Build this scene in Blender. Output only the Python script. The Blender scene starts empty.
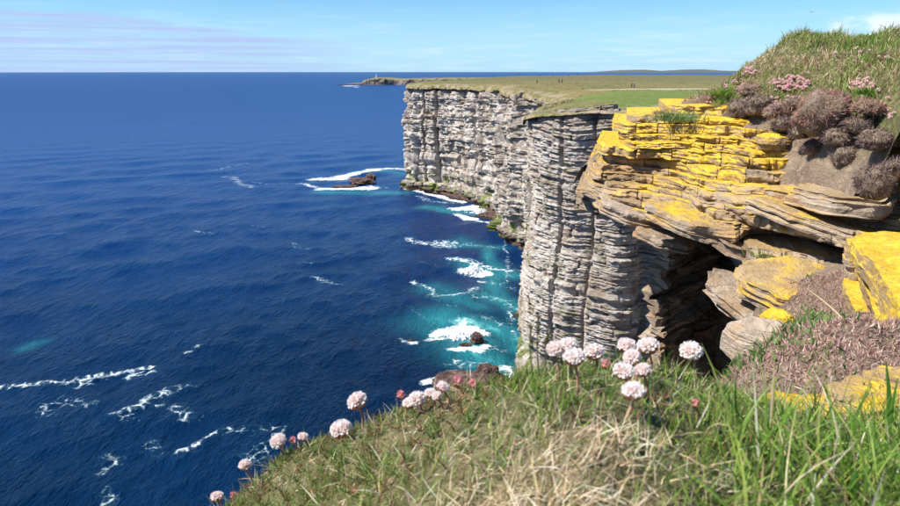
import bpy, math, random
import numpy as np
from mathutils import Vector

rng = np.random.default_rng(7)
random.seed(7)
sc = bpy.context.scene
COL = sc.collection
R = math.radians

# ------------------------------------------------------------------ camera, sky, sun, exposure
PITCH = R(15.3)
CAMZ = 50.0
cam_d = bpy.data.cameras.new('camera')
cam = bpy.data.objects.new('camera', cam_d)
COL.objects.link(cam)
cam.location = (0, 0, CAMZ)
cam.rotation_euler = (R(90) - PITCH, 0, 0)
cam_d.sensor_width = 36
cam_d.lens = 26.68
cam_d.clip_start = 0.05
cam_d.clip_end = 80000
cam_d.dof.use_dof = True
cam_d.dof.focus_distance = 3.2
cam_d.dof.aperture_fstop = 15.0
sc.camera = cam

SUN_EL = R(51)
SUN_AZ = R(-107)            # from +Y (into the picture), negative = to the left
S = Vector((math.sin(SUN_AZ) * math.cos(SUN_EL), math.cos(SUN_AZ) * math.cos(SUN_EL), math.sin(SUN_EL)))
sun_d = bpy.data.lights.new('sun', 'SUN')
sun_d.energy = 5.0
sun_d.angle = R(0.5)
sun_d.color = (1.0, 0.955, 0.885)
sun = bpy.data.objects.new('sun', sun_d)
COL.objects.link(sun)
sun.location = (-20, -10, 90)
sun.rotation_euler = S.to_track_quat('Z', 'Y').to_euler()

sc.view_settings.view_transform = 'Standard'
sc.view_settings.look = 'None'
sc.view_settings.gamma = 1
sc.view_settings.exposure = 0.66
sc.cycles.use_denoising = True
sc.cycles.max_bounces = 5
sc.cycles.diffuse_bounces = 3
sc.cycles.glossy_bounces = 2
sc.cycles.transmission_bounces = 3
sc.cycles.volume_bounces = 0
sc.cycles.caustics_reflective = False
sc.cycles.caustics_refractive = False


class NT:
    """small helper round a node tree"""
    def __init__(s, tree):
        s.t = tree; s.n = tree.nodes; s.l = tree.links
        s.n.clear()

    def new(s, typ, props=None, **inp):
        nd = s.n.new(typ)
        for k, v in (props or {}).items():
            setattr(nd, k, v)
        for k, v in inp.items():
            s.set(nd, k, v)
        return nd

    def set(s, nd, key, v):
        if isinstance(key, str) and key.startswith('i') and key[1:].isdigit():
            sock = nd.inputs[int(key[1:])]
        else:
            sock = nd.inputs[key.replace('_', ' ')] if isinstance(key, str) else nd.inputs[key]
        if isinstance(v, bpy.types.NodeSocket):
            s.l.new(v, sock)
        elif isinstance(v, bpy.types.Node):
            s.l.new(v.outputs[0], sock)
        else:
            if isinstance(v, tuple) and len(v) == 3 and sock.type == 'RGBA':
                v = (*v, 1)
            sock.default_value = v

    def math(s, op, a, b=0.0, clamp=False):
        return s.new('ShaderNodeMath', {'operation': op, 'use_clamp': clamp}, i0=a, i1=b).outputs[0]

    def mix(s, f, a, b, mode='MIX'):
        nd = s.new('ShaderNodeMix', {'data_type': 'RGBA', 'blend_type': mode})
        s.set(nd, 'i0', f); s.set(nd, 'i6', a); s.set(nd, 'i7', b)
        return nd.outputs[2]

    def noise(s, vec, scale, detail=4, rough=0.55, dist=0.0):
        return s.new('ShaderNodeTexNoise', None, Vector=vec, Scale=float(scale), Detail=float(detail),
                     Roughness=rough, Distortion=float(dist)).outputs[0]

    def map(s, vec, scale=(1, 1, 1), rot=(0, 0, 0), loc=(0, 0, 0)):
        return s.new('ShaderNodeMapping', None, Vector=vec, Scale=scale, Rotation=rot, Location=loc).outputs[0]

    def ramp(s, v, lo, hi):
        nd = s.new('ShaderNodeMapRange', {'interpolation_type': 'SMOOTHSTEP'}, i0=v, i1=float(lo), i2=float(hi))
        return nd.outputs[0]

    def attr(s, name, typ='GEOMETRY'):
        return s.new('ShaderNodeAttribute', {'attribute_name': name, 'attribute_type': typ})


def build_world():
    w = bpy.data.worlds.new('World'); sc.world = w; w.use_nodes = True
    t = NT(w.node_tree)
    sky = t.new('ShaderNodeTexSky', {'sky_type': 'NISHITA'})
    sky.sun_disc = False
    sky.sun_elevation = SUN_EL
    sky.sun_rotation = SUN_AZ
    sky.altitude = 50; sky.air_density = 1.0; sky.dust_density = 0.35; sky.ozone_density = 2.0
    co = t.new('ShaderNodeTexCoord').outputs['Generated']
    sep = t.new('ShaderNodeSeparateXYZ', None, i0=co)
    x, y, z = sep.outputs
    # thin lilac-grey stratus: a long bank low on the left, broken further round
    az = t.math('ARCTAN2', x, y)
    warp = t.noise(t.map(co, (3, 3, 30)), 2.0, 3)
    top = t.math('MULTIPLY_ADD', az, -0.085); t.n[-1].inputs[2].default_value = 0.030
    top = t.math('ADD', top, t.math('MULTIPLY', t.math('SUBTRACT', warp, 0.5), 0.022))
    inb = t.ramp(t.math('SUBTRACT', top, z), -0.002, 0.009)
    left = t.ramp(az, -0.06, -0.30)
    streak = t.ramp(t.noise(t.map(co, (2.0, 2.0, 110), loc=(0, 0, 1.3)), 1.5, 6, .65), 0.38, 0.60)
    above = t.ramp(z, -0.002, 0.03)
    bank = t.math('MULTIPLY', t.math('MULTIPLY', inb, left), t.math('ADD', t.math('MULTIPLY', streak, .7), .3))
    # faint wisps low on the whole horizon
    wis = t.ramp(t.noise(t.map(co, (5, 5, 60), loc=(3, 1, 0)), 2.2, 5, .6), 0.46, 0.72)
    lowz = t.ramp(z, 0.11, 0.004)
    wis = t.math('MULTIPLY', t.math('MULTIPLY', wis, lowz), 0.55)
    # cumulus heads above the land to the right
    cn = t.noise(t.map(co, (1, 1, 1.9), loc=(0.37, 0.1, 0.02)), 17.0, 6, .52)
    cz = t.math('MULTIPLY', t.ramp(z, 0.004, 0.026), t.ramp(z, 0.078, 0.054))
    cr = t.math('MULTIPLY', t.ramp(az, 0.47, 0.52), cz)
    cum = t.ramp(t.math('MULTIPLY', cn, t.math('ADD', t.math('MULTIPLY', cr, .62), .38)), 0.31, 0.45)
    cum = t.math('MULTIPLY', t.math('MULTIPLY', cum, cr, True), 0.9)
    c = sky.outputs[0]
    c = t.mix(1.0, c, (0.54, 0.88, 1.22), 'MULTIPLY')
    c = t.mix(t.math('MULTIPLY', lowz, 0.62), c, (4.2, 6.9, 8.8))
    c = t.mix(wis, c, (5.9, 7.3, 8.5))
    c = t.mix(t.math('MULTIPLY', bank, 0.98), c, (3.6, 4.6, 7.2))
    c = t.mix(cum, c, (7.4, 8.2, 9.0))
    bg = t.new('ShaderNodeBackground', None, Color=c, Strength=0.084)
    out = t.new('ShaderNodeOutputWorld'); t.l.new(bg.outputs[0], out.inputs[0])


build_world()

# ------------------------------------------------------------------ projection helpers (photo pixel, 900x506, plus a real distance -> a point)
cP, sP = math.cos(PITCH), math.sin(PITCH)
FPX = 667.0


def ray(px, py):
    a = (np.asarray(px, float) - 450) / FPX
    b = (253 - np.asarray(py, float)) / FPX
    return a, cP + b * sP, -sP + b * cP


def P(px, py, Y):
    dx, dy, dz = ray(px, py)
    k = np.asarray(Y, float) / dy
    return np.stack([dx * k, np.broadcast_to(Y, np.shape(k)) * 1.0, CAMZ + dz * k], -1)


def sea_pt(px, py):
    dx, dy, dz = ray(px, py)
    k = -CAMZ / dz
    return np.stack([dx * k, dy * k], -1)


def plan(px, zrel, Y):
    """plan x for a picture column at height zrel (to the eye) and distance Y"""
    b = np.tan(PITCH - np.arctan2(-zrel, Y))
    return (px - 450) / FPX / (cP + b * sP) * Y


def proj(p):
    q = p - np.array([0, 0, CAMZ])
    f = q[:, 1] * cP - q[:, 2] * sP; u = q[:, 1] * sP + q[:, 2] * cP
    f = np.maximum(f, 1e-3)
    return 450 + q[:, 0] / f * FPX, 253 - u / f * FPX


# ------------------------------------------------------------------ numpy noise
def _h(i, j, k, seed):
    n = (i.astype(np.int64) * 374761393 + j.astype(np.int64) * 668265263 + k.astype(np.int64) * 2147483647 + seed * 1274126177) & 0xffffffff
    n = ((n ^ (n >> 13)) * 1274126177) & 0xffffffff
    n = ((n ^ (n >> 16)) * 2246822519) & 0xffffffff
    n = n ^ (n >> 13)
    return (n & 0xffffff) / float(0xffffff)


def vnoise(p, seed=0):
    p = np.asarray(p, float)
    if p.shape[-1] == 2:
        p = np.concatenate([p, np.full(p.shape[:-1] + (1,), 0.37)], -1)
    f = np.floor(p); u = p - f; u = u * u * (3 - 2 * u)
    i, j, k = [f[..., a].astype(np.int64) for a in range(3)]
    x, y, z = u[..., 0], u[..., 1], u[..., 2]
    r = 0
    for a in (0, 1):
        for b in (0, 1):
            for c in (0, 1):
                r = r + _h(i + a, j + b, k + c, seed) * (x if a else 1 - x) * (y if b else 1 - y) * (z if c else 1 - z)
    return r * 2 - 1


def fbm(p, octv=4, seed=0, gain=0.5):
    p = np.asarray(p, float); r = 0; a = 1.0; s = 0
    for o in range(octv):
        r = r + a * vnoise(p * (2.03 ** o) + 17.3 * o, seed + o); s += a; a *= gain
    return r / s


def sstep(a, b, x):
    t = np.clip((x - a) / (b - a), 0, 1)
    return t * t * (3 - 2 * t)


# ------------------------------------------------------------------ mesh / object helpers
def mesh_np(name, V, F, smooth=False, attrs=None, colors=None):
    V = np.ascontiguousarray(V, np.float32); F = np.ascontiguousarray(F, np.int32)
    k = F.shape[1]
    m = bpy.data.meshes.new(name)
    m.vertices.add(len(V)); m.vertices.foreach_set('co', V.ravel())
    m.loops.add(F.size); m.loops.foreach_set('vertex_index', F.ravel())
    m.polygons.add(len(F))
    m.polygons.foreach_set('loop_start', np.arange(0, F.size, k, dtype=np.int32))
    m.polygons.foreach_set('loop_total', np.full(len(F), k, np.int32))
    m.update(calc_edges=True)
    m.polygons.foreach_set('use_smooth', np.full(len(F), bool(smooth)))
    for kx, v in (attrs or {}).items():
        at = m.attributes.new(kx, 'FLOAT', 'POINT'); at.data.foreach_set('value', np.asarray(v, np.float32).ravel())
    if colors is not None:
        at = m.color_attributes.new('tint', 'FLOAT_COLOR', 'POINT')
        c4 = np.ones((len(V), 4), np.float32); c4[:, :3] = colors
        at.data.foreach_set('color', c4.ravel())
    return m


def link(name, mesh, mat=None, parent=None, org=None):
    o = bpy.data.objects.new(name, mesh)
    COL.objects.link(o)
    if mesh is not None and mat is not None and not mesh.materials:
        mesh.materials.append(mat)
    if parent is not None:
        o.parent = parent
    if org is not None:
        o.location = org
    return o


def tag(o, label=None, cat=None, group=None, kind=None):
    if label: o['label'] = label
    if cat: o['category'] = cat
    if group: o['group'] = group
    if kind: o['kind'] = kind
    return o


def empty(name, loc, label, cat, group=None):
    o = bpy.data.objects.new(name, None); COL.objects.link(o)
    o.location = loc; o.empty_display_size = 0.1
    return tag(o, label, cat, group)


def join_vf(parts):
    Vs, Fs, n = [], [], 0
    for V, F in parts:
        Vs.append(V); Fs.append(F + n); n += len(V)
    return np.concatenate(Vs), np.concatenate(Fs)


def grid_faces(nr, nc, wrap=False):
    i = np.arange(nr - 1)[:, None]; j = np.arange(nc if wrap else nc - 1)[None]
    j2 = (j + 1) % nc
    return np.stack([(i * nc + j), (i * nc + j2), ((i + 1) * nc + j2), ((i + 1) * nc + j)], -1).reshape(-1, 4)


# ------------------------------------------------------------------ materials
def new_mat(name):
    m = bpy.data.materials.new(name); m.use_nodes = True
    t = NT(m.node_tree)
    out = t.new('ShaderNodeOutputMaterial')
    bs = t.new('ShaderNodeBsdfPrincipled')
    bs.inputs['Roughness'].default_value = 0.9
    bs.inputs['Specular IOR Level'].default_value = 0.2
    t.l.new(bs.outputs[0], out.inputs[0])
    return m, t, bs, out


def bump(t, bs, h, dist, strength=1.0):
    b = t.new('ShaderNodeBump', None, Height=h, Distance=float(dist), Strength=float(strength))
    t.l.new(b.outputs[0], bs.inputs['Normal'])


def mat_cliff(name, far=False):
    m, t, bs, out = new_mat(name)
    g = t.new('ShaderNodeNewGeometry'); pos = g.outputs['Position']
    sep = t.new('ShaderNodeSeparateXYZ', None, i0=pos); z = sep.outputs[2]
    nz = t.new('ShaderNodeSeparateXYZ', None, i0=g.outputs['Normal']).outputs[2]
    wv = t.new('ShaderNodeVectorMath', {'operation': 'ADD'}, i0=pos)
    t.l.new(t.new('ShaderNodeTexNoise', None, Vector=pos, Scale=.25, Detail=3.0).outputs[1], wv.inputs[1])
    big = t.noise(t.map(pos, (1, 1, .45)), .11, 5, .65)
    med = t.noise(t.map(wv, (1, 1, 1.6)), .8, 6, .7)
    fine = t.noise(t.map(wv, (.9, .9, 3.5)), 1.6, 6, .75, .6)
    lay = t.noise(t.map(wv, (.10, .10, 2.6)), 1.0, 5, .7)
    c = t.mix(t.ramp(big, .38, .62), (.42, .35, .285), (.66, .585, .50))
    c = t.mix(t.ramp(t.math('ADD', t.math('MULTIPLY', med, .6), t.math('MULTIPLY', t.noise(pos, .22, 4, .6), .4)), .49, .64), c, (.74, .69, .63))          # pale weathered and guano-white faces
    c = t.mix(t.math('MULTIPLY', t.ramp(lay, .54, .68), .45), c, (.27, .22, .18))
    c = t.mix(t.math('MULTIPLY', t.ramp(fine, .52, .66), .7), c, (.15, .125, .11))
    rust = t.ramp(t.noise(pos, .30, 5, .65), .50, .66)
    c = t.mix(t.math('MULTIPLY', rust, .6), c, (.33, .22, .14))
    dark = t.ramp(t.noise(t.map(pos, (1, 1, .22), loc=(7, 1, 0)), .35, 5, .65), .55, .68)
    c = t.mix(t.math('MULTIPLY', dark, .7), c, (.15, .125, .10))
    # vertical weeds/algae streaks
    gr = t.ramp(t.noise(t.map(pos, (1, 1, .13), loc=(4, 9, 0)), .42, 4, .6), .60, .68)
    gr = t.math('MULTIPLY', gr, t.ramp(t.noise(pos, 1.3, 4), .42, .6))
    c = t.mix(t.math('MULTIPLY', gr, .75), c, (.12, .15, .04))
    # brown, weathered top band and dark wet foot
    c = t.mix(t.math('MULTIPLY', t.ramp(z, 39.5, 45.0), .5), c, (.25, .17, .11))
    c = t.mix(t.ramp(t.math('ADD', z, t.math('MULTIPLY', med, 3)), 6.0, 3.0), c, (.10, .065, .05))
    alg = t.math('MULTIPLY', t.ramp(t.noise(t.map(pos, (1, 1, .3), loc=(11, 2, 3)), .30, 2), .52, .58), t.ramp(z, 9.5, 7.0))
    c = t.mix(t.math('MULTIPLY', alg, .8), c, (.17, .22, .03))
    gtop = t.math('MULTIPLY', t.ramp(nz, .6, .85), t.ramp(t.noise(pos, .35, 3), .5, .62))
    c = t.mix(t.math('MULTIPLY', gtop, .7), c, (.17, .17, .06))
    bs.inputs['Base Color'].default_value = (.4, .4, .4, 1)
    t.l.new(c, bs.inputs['Base Color'])
    h = t.math('ADD', t.math('MULTIPLY', fine, .5), t.math('MULTIPLY', med, .5))
    bump(t, bs, h, .9, 1.0)
    return m


def mat_ledge():
    """near sandstone with yellow lichen on the weathered tops; obj['lichen'] says how much grows on a slab"""
    m, t, bs, out = new_mat('lichen_sandstone')
    g = t.new('ShaderNodeNewGeometry'); pos = g.outputs['Position']
    nz = t.new('ShaderNodeSeparateXYZ', None, i0=g.outputs['True Normal']).outputs[2]
    li = t.math('ADD', t.attr('lichen', 'OBJECT').outputs['Fac'], t.attr('lich').outputs['Fac'])
    sh = t.attr('shade', 'OBJECT').outputs['Fac']
    big = t.noise(pos, 2.2, 4, .6)
    med = t.noise(pos, 9, 5, .65)
    fine = t.noise(pos, 45, 5, .7)
    lay = t.noise(t.map(pos, (3, 3, 60)), 1.0, 5, .65, .4)
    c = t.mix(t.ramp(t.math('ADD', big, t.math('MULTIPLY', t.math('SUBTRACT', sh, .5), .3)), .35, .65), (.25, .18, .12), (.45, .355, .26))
    c = t.mix(t.math('MULTIPLY', t.ramp(lay, .50, .64), .45), c, (.15, .11, .08))
    c = t.mix(t.math('MULTIPLY', t.ramp(fine, .55, .7), .55), c, (.11, .09, .075))
    c = t.mix(t.math('MULTIPLY', t.ramp(med, .60, .68), .75), c, (.56, .53, .49))       # pale crusts
    c = t.mix(t.math('MULTIPLY', t.ramp(t.noise(pos, 5, 4), .50, .64), .55), c, (.42, .24, .10))
    # lichen
    q = t.math('ADD', t.math('MULTIPLY', big, .9), t.math('MULTIPLY', med, .7))
    q = t.math('ADD', q, t.math('MULTIPLY', nz, .30))
    q = t.math('ADD', q, t.math('MULTIPLY', li, 1.0))
    q = t.math('ADD', q, t.math('MULTIPLY', fine, .35))
    k = t.ramp(q, 1.60, 1.80)
    k = t.math('MULTIPLY', t.math('MULTIPLY', k, .95), t.ramp(t.noise(pos, 60, 4, .7), .32, .48))
    gran = t.noise(pos, 110, 3, .6)
    patch = t.noise(pos, 16, 4, .6)
    yl = t.mix(t.ramp(patch, .35, .65), (.60, .37, .02), (.79, .54, .04))
    yl = t.mix(t.math('MULTIPLY', t.ramp(gran, .52, .66), .6), yl, (.40, .22, .02))
    c = t.mix(t.math('MULTIPLY', t.ramp(q, 1.36, 1.62), .6), c, (.42, .27, .09))
    c = t.mix(k, c, yl)
    t.l.new(c, bs.inputs['Base Color'])
    vor = t.new('ShaderNodeTexVoronoi', {'feature': 'DISTANCE_TO_EDGE'}, Vector=t.map(pos, (1, 1, 2)), Scale=14.0)
    crack = t.ramp(vor.outputs[0], 0.0, .05)
    h = t.math('ADD', t.math('MULTIPLY', fine, .35), t.math('MULTIPLY', med, .55))
    h = t.math('ADD', h, t.math('MULTIPLY', lay, .35))
    h = t.math('ADD', h, t.math('MULTIPLY', gran, .09))
    h = t.math('ADD', h, t.math('MULTIPLY', crack, .035))
    bump(t, bs, h, .035, 1.0)
    return m


def mat_tint(name, rough=.7, trans=.0, spec=.25, varscale=None):
    m, t, bs, out = new_mat(name)
    a = t.attr('tint').outputs['Color']
    if varscale:
        co = t.new('ShaderNodeTexCoord').outputs['Object']
        a = t.mix(t.math('MULTIPLY', t.noise(co, varscale, 3), .5), a, (.35, .3, .2), 'MULTIPLY')
    t.l.new(a, bs.inputs['Base Color'])
    bs.inputs['Roughness'].default_value = rough
    bs.inputs['Specular IOR Level'].default_value = spec
    if trans > 0:
        tr = t.new('ShaderNodeBsdfTranslucent', None, Color=a)
        mx = t.new('ShaderNodeMixShader', None, i0=trans)
        t.l.new(bs.outputs[0], mx.inputs[1]); t.l.new(tr.outputs[0], mx.inputs[2])
        t.l.new(mx.outputs[0], out.inputs[0])
    return m


def mat_flat(name, col, rough=.85, noise_amt=.3, scale=20., bmp=0):
    m, t, bs, out = new_mat(name)
    co = t.new('ShaderNodeTexCoord').outputs['Object']
    n = t.noise(co, scale, 4, .6)
    c2 = tuple(x * (1 - noise_amt) for x in col)
    t.l.new(t.mix(n, col, c2), bs.inputs['Base Color'])
    bs.inputs['Roughness'].default_value = rough
    if bmp:
        bump(t, bs, n, bmp)
    return m


def mat_earth():
    m, t, bs, out = new_mat('turf_soil')
    pos = t.new('ShaderNodeNewGeometry').outputs['Position']
    n1 = t.noise(pos, 3.5, 5, .6); n2 = t.noise(pos, 24, 5, .65); n3 = t.noise(pos, 120, 4, .65)
    c = t.mix(t.ramp(n1, .35, .65), (.20, .14, .10), (.29, .22, .15))
    c = t.mix(t.math('MULTIPLY', t.ramp(n2, .5, .66), .8), c, (.38, .30, .21))
    c = t.mix(t.math('MULTIPLY', t.ramp(n3, .52, .66), .7), c, (.055, .04, .028))
    t.l.new(c, bs.inputs['Base Color'])
    tf = t.attr('turf').outputs['Fac']
    gcol = t.mix(t.ramp(n2, .35, .65), (.06, .075, .018), (.20, .19, .07))
    c2 = t.mix(t.math('MULTIPLY', tf, t.math('ADD', .45, t.math('MULTIPLY', n1, .7)), True), c, gcol)
    t.l.new(c2, bs.inputs['Base Color'])
    h = t.math('ADD', t.math('MULTIPLY', n2, .6), t.math('MULTIPLY', n3, .4))
    bump(t, bs, h, .03, 1.0)
    return m


def mat_land():
    m, t, bs, out = new_mat('clifftop_grass')
    pos = t.new('ShaderNodeNewGeometry').outputs['Position']
    gz = t.attr('green').outputs['Fac']; tk = t.attr('track').outputs['Fac']; rim = t.attr('rim').outputs['Fac']
    far = t.attr('far').outputs['Fac']
    n1 = t.noise(t.map(pos, (1, .35, 1)), .035, 5, .6); n2 = t.noise(pos, .35, 5, .65); n3 = t.noise(pos, 2.2, 4, .7)
    c = t.mix(t.ramp(n1, .35, .65), (.21, .165, .055), (.15, .145, .045))
    c = t.mix(t.math('MULTIPLY', t.ramp(n2, .45, .68), .6), c, (.27, .22, .095))
    grn = t.mix(n2, (.10, .165, .022), (.18, .22, .045))
    c = t.mix(gz, c, grn)
    c = t.mix(t.math('MULTIPLY', far, .65), c, (.115, .105, .05))
    n4 = t.noise(t.map(pos, (1, .5, 1)), .9, 5, .75)
    c = t.mix(t.math('MULTIPLY', t.ramp(n3, .48, .64), .7), c, (.09, .085, .035))
    c = t.mix(t.math('MULTIPLY', t.ramp(n4, .52, .68), .6), c, (.33, .28, .14))
    c = t.mix(t.math('MULTIPLY', rim, t.ramp(n2, .42, .60)), c, t.mix(n3, (.26, .18, .11), (.36, .30, .22)))
    c = t.mix(t.math('MULTIPLY', tk, .85), c, (.47, .43, .27))
    t.l.new(c, bs.inputs['Base Color'])
    bump(t, bs, t.math('ADD', n2, t.math('MULTIPLY', n3, .5)), .5, 1.0)
    return m


def mat_sea():
    m, t, bs, out = new_mat('sea_water')
    g = t.new('ShaderNodeNewGeometry'); pos = g.outputs['Position']
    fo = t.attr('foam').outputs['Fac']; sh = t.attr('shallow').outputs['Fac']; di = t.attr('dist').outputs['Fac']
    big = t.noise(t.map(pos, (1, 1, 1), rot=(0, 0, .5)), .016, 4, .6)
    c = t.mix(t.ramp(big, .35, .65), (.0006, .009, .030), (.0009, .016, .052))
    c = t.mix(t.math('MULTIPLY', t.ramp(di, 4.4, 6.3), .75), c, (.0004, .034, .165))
    shn = t.math('MULTIPLY', sh, t.math('ADD', t.math('MULTIPLY', t.noise(pos, .12, 4, .6), 1.3), .35), True)
    c = t.mix(shn, c, (.02, .21, .235))
    c = t.mix(t.ramp(shn, .72, 1.0), c, (.13, .42, .40))
    # foam: lace where thin, solid where strong
    n1 = t.noise(t.map(pos, (1, .8, 1), rot=(0, 0, .4)), .42, 6, .68, .9)
    n2 = t.new('ShaderNodeTexVoronoi', {'feature': 'DISTANCE_TO_EDGE'}, Scale=.55,
               Vector=t.new('ShaderNodeVectorMath', {'operation': 'ADD'}, i0=pos,
                            i1=t.new('ShaderNodeTexNoise', None, Vector=pos, Scale=.5, Detail=4.0).outputs[1]).outputs[0]).outputs[0]
    lace = t.math('SUBTRACT', 1.0, t.ramp(n2, .0, .22))
    n3 = t.noise(pos, 2.4, 5, .75, .5)
    q = t.math('ADD', t.math('MULTIPLY', n1, .75), t.math('MULTIPLY', lace, .16))
    q = t.math('ADD', q, t.math('MULTIPLY', n3, .66))
    q = t.math('ADD', q, t.math('MULTIPLY', fo, .62))
    fk = t.math('MULTIPLY', t.ramp(q, 1.08, 1.58), t.ramp(fo, .02, .25))
    tiny = t.ramp(t.noise(t.map(pos, (1, 1, 1), rot=(0, 0, .45), loc=(3, 1, 0)), .9, 5, .7), .73, .77)
    c = t.mix(t.math('MULTIPLY', fk, .5), c, (.05, .28, .31))
    c = t.mix(t.ramp(fk, .12, .95), c, (.80, .83, .85))
    t.l.new(c, bs.inputs['Base Color'])
    rg = t.mix(fk, t.mix(t.ramp(di, 4.4, 7.5), (.10, .10, .10), (.32, .32, .32)), (.9, .9, .9))
    t.l.new(rg, bs.inputs['Roughness'])
    bs.inputs['IOR'].default_value = 1.33
    bs.inputs['Specular IOR Level'].default_value = 0.12
    w0 = t.noise(t.map(pos, (1, .30, 1), rot=(0, 0, -1.15)), .10, 3, .5, .2)
    w1 = t.noise(t.map(pos, (1, .42, 1), rot=(0, 0, -1.0)), .38, 5, .62, .3)
    w2 = t.noise(t.map(pos, (1, .6, 1), rot=(0, 0, -.7)), 1.5, 4, .6, .2)
    fd = t.ramp(di, 7.4, 4.6)
    h = t.math('ADD', t.math('MULTIPLY', w0, .7), t.math('MULTIPLY', w1, 1.0))
    h = t.math('ADD', h, t.math('MULTIPLY', t.math('MULTIPLY', w2, fd), .42))
    h = t.math('ADD', h, t.math('MULTIPLY', fk, .12))
    bump(t, bs, h, 1.0, .85)
    return m


M_CLIFF = mat_cliff('cliff_rock')
M_LEDGE = mat_ledge()
M_EARTH = mat_earth()
M_LAND = mat_land()
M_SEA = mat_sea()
M_BLADE = mat_tint('grass_blades', .55, .35, .35)
M_TWIG = mat_tint('dry_twigs', .85, .08, .1)
M_PETAL = mat_tint('thrift_petals', .7, .38, .15)
M_STEM = mat_tint('flower_stem', .7, .15, .2)


def mat_searock():
    m, t, bs, out = new_mat('wet_sea_rock')
    g = t.new('ShaderNodeNewGeometry'); pos = g.outputs['Position']
    z = t.new('ShaderNodeSeparateXYZ', None, i0=pos).outputs[2]
    n = t.noise(t.map(pos, (1, 1, 2.5)), .9, 6, .7)
    c = t.mix(t.ramp(n, .4, .62), (.055, .035, .03), (.21, .125, .095))
    c = t.mix(t.ramp(t.math('ADD', z, t.math('MULTIPLY', n, 1.5)), 1.7, .9), c, (.022, .017, .017))
    t.l.new(c, bs.inputs['Base Color'])
    bs.inputs['Roughness'].default_value = .55
    bump(t, bs, n, .6)
    return m


M_SROCK = mat_searock()
M_FOAM = mat_flat('white_spray', (.82, .85, .87), .95, .08, 1.5)

# ------------------------------------------------------------------ coast line in plan
coast_ctrl = np.array([(420, 760), (250, 700), (120, 690), (40, 560), (14, 420), (-6, 345), (-18.5, 300), (-18.3, 289), (-12, 283), (-3.5, 279), (8, 264),
                       (15, 246), (20, 232), (17, 222), (15.5, 207), (22, 193), (28, 176), (24, 150), (16, 124), (11.2, 104),
                       (12.2, 98), (17, 94), (22.3, 89.8), (23.6, 89.6), (30, 93), (38, 88), (46, 74), (48, 58), (38, 40), (22, 22), (11, 13)], float)


def resample(pts, step):
    d = np.r_[0, np.cumsum(np.hypot(*np.diff(pts, axis=0).T))]
    n = int(d[-1] / step) + 1
    s = np.linspace(0, d[-1], n)
    return s, np.stack([np.interp(s, d, pts[:, 0]), np.interp(s, d, pts[:, 1])], -1)


def smooth_poly(pts, it=2):
    for _ in range(it):
        q = .75 * pts[:-1] + .25 * pts[1:]; r = .25 * pts[:-1] + .75 * pts[1:]
        pts = np.concatenate([pts[:1], np.stack([q, r], 1).reshape(-1, 2), pts[-1:]])
    return pts


coast = smooth_poly(coast_ctrl, 1)


def normals(pts):
    t = np.gradient(pts, axis=0)
    t /= np.maximum(np.hypot(*t.T), 1e-9)[:, None]
    return np.stack([t[:, 1], -t[:, 0]], -1)          # right of travel = seaward (travel runs from far to near)


def land_z(xy):
    x, y = xy[..., 0], xy[..., 1]
    z = 45.2 + .5 * fbm(xy / 40., 3, 3) + .22 * fbm(xy / 7., 3, 5)
    z = z + .5 * sstep(250, 600, y)
    z = z - 1.5 * np.exp(-(((x - 11) / 9.) ** 2 + ((y - 112) / 22.) ** 2) ** 1.2)      # hanging grass slope behind the mid buttress
    z = z - 2.5 * np.exp(-(((x - 24) / 9.) ** 2 + ((y - 165) / 26.) ** 2))
    z = z + 1.6 * sstep(75, 50, y)
    return z


def seg_dist(p, poly):
    """distance from points to polyline, and arc position"""
    best = np.full(p.shape[:-1], 1e9)
    for a, b in zip(poly[:-1], poly[1:]):
        ab = b - a; L = (ab ** 2).sum() + 1e-12
        t = np.clip(((p - a) @ ab) / L, 0, 1)
        d = np.hypot(p[..., 0] - a[0] - t * ab[0], p[..., 1] - a[1] - t * ab[1])
        best = np.minimum(best, d)
    return best


def inside(p, poly):
    x, y = p[..., 0], p[..., 1]; r = np.zeros(x.shape, bool)
    q = np.roll(poly, -1, 0)
    for (x0, y0), (x1, y1) in zip(poly, q):
        c = ((y0 > y) != (y1 > y)) & (x < (x1 - x0) * (y - y0) / (y1 - y0 + 1e-12) + x0)
        r ^= c
    return r


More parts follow.
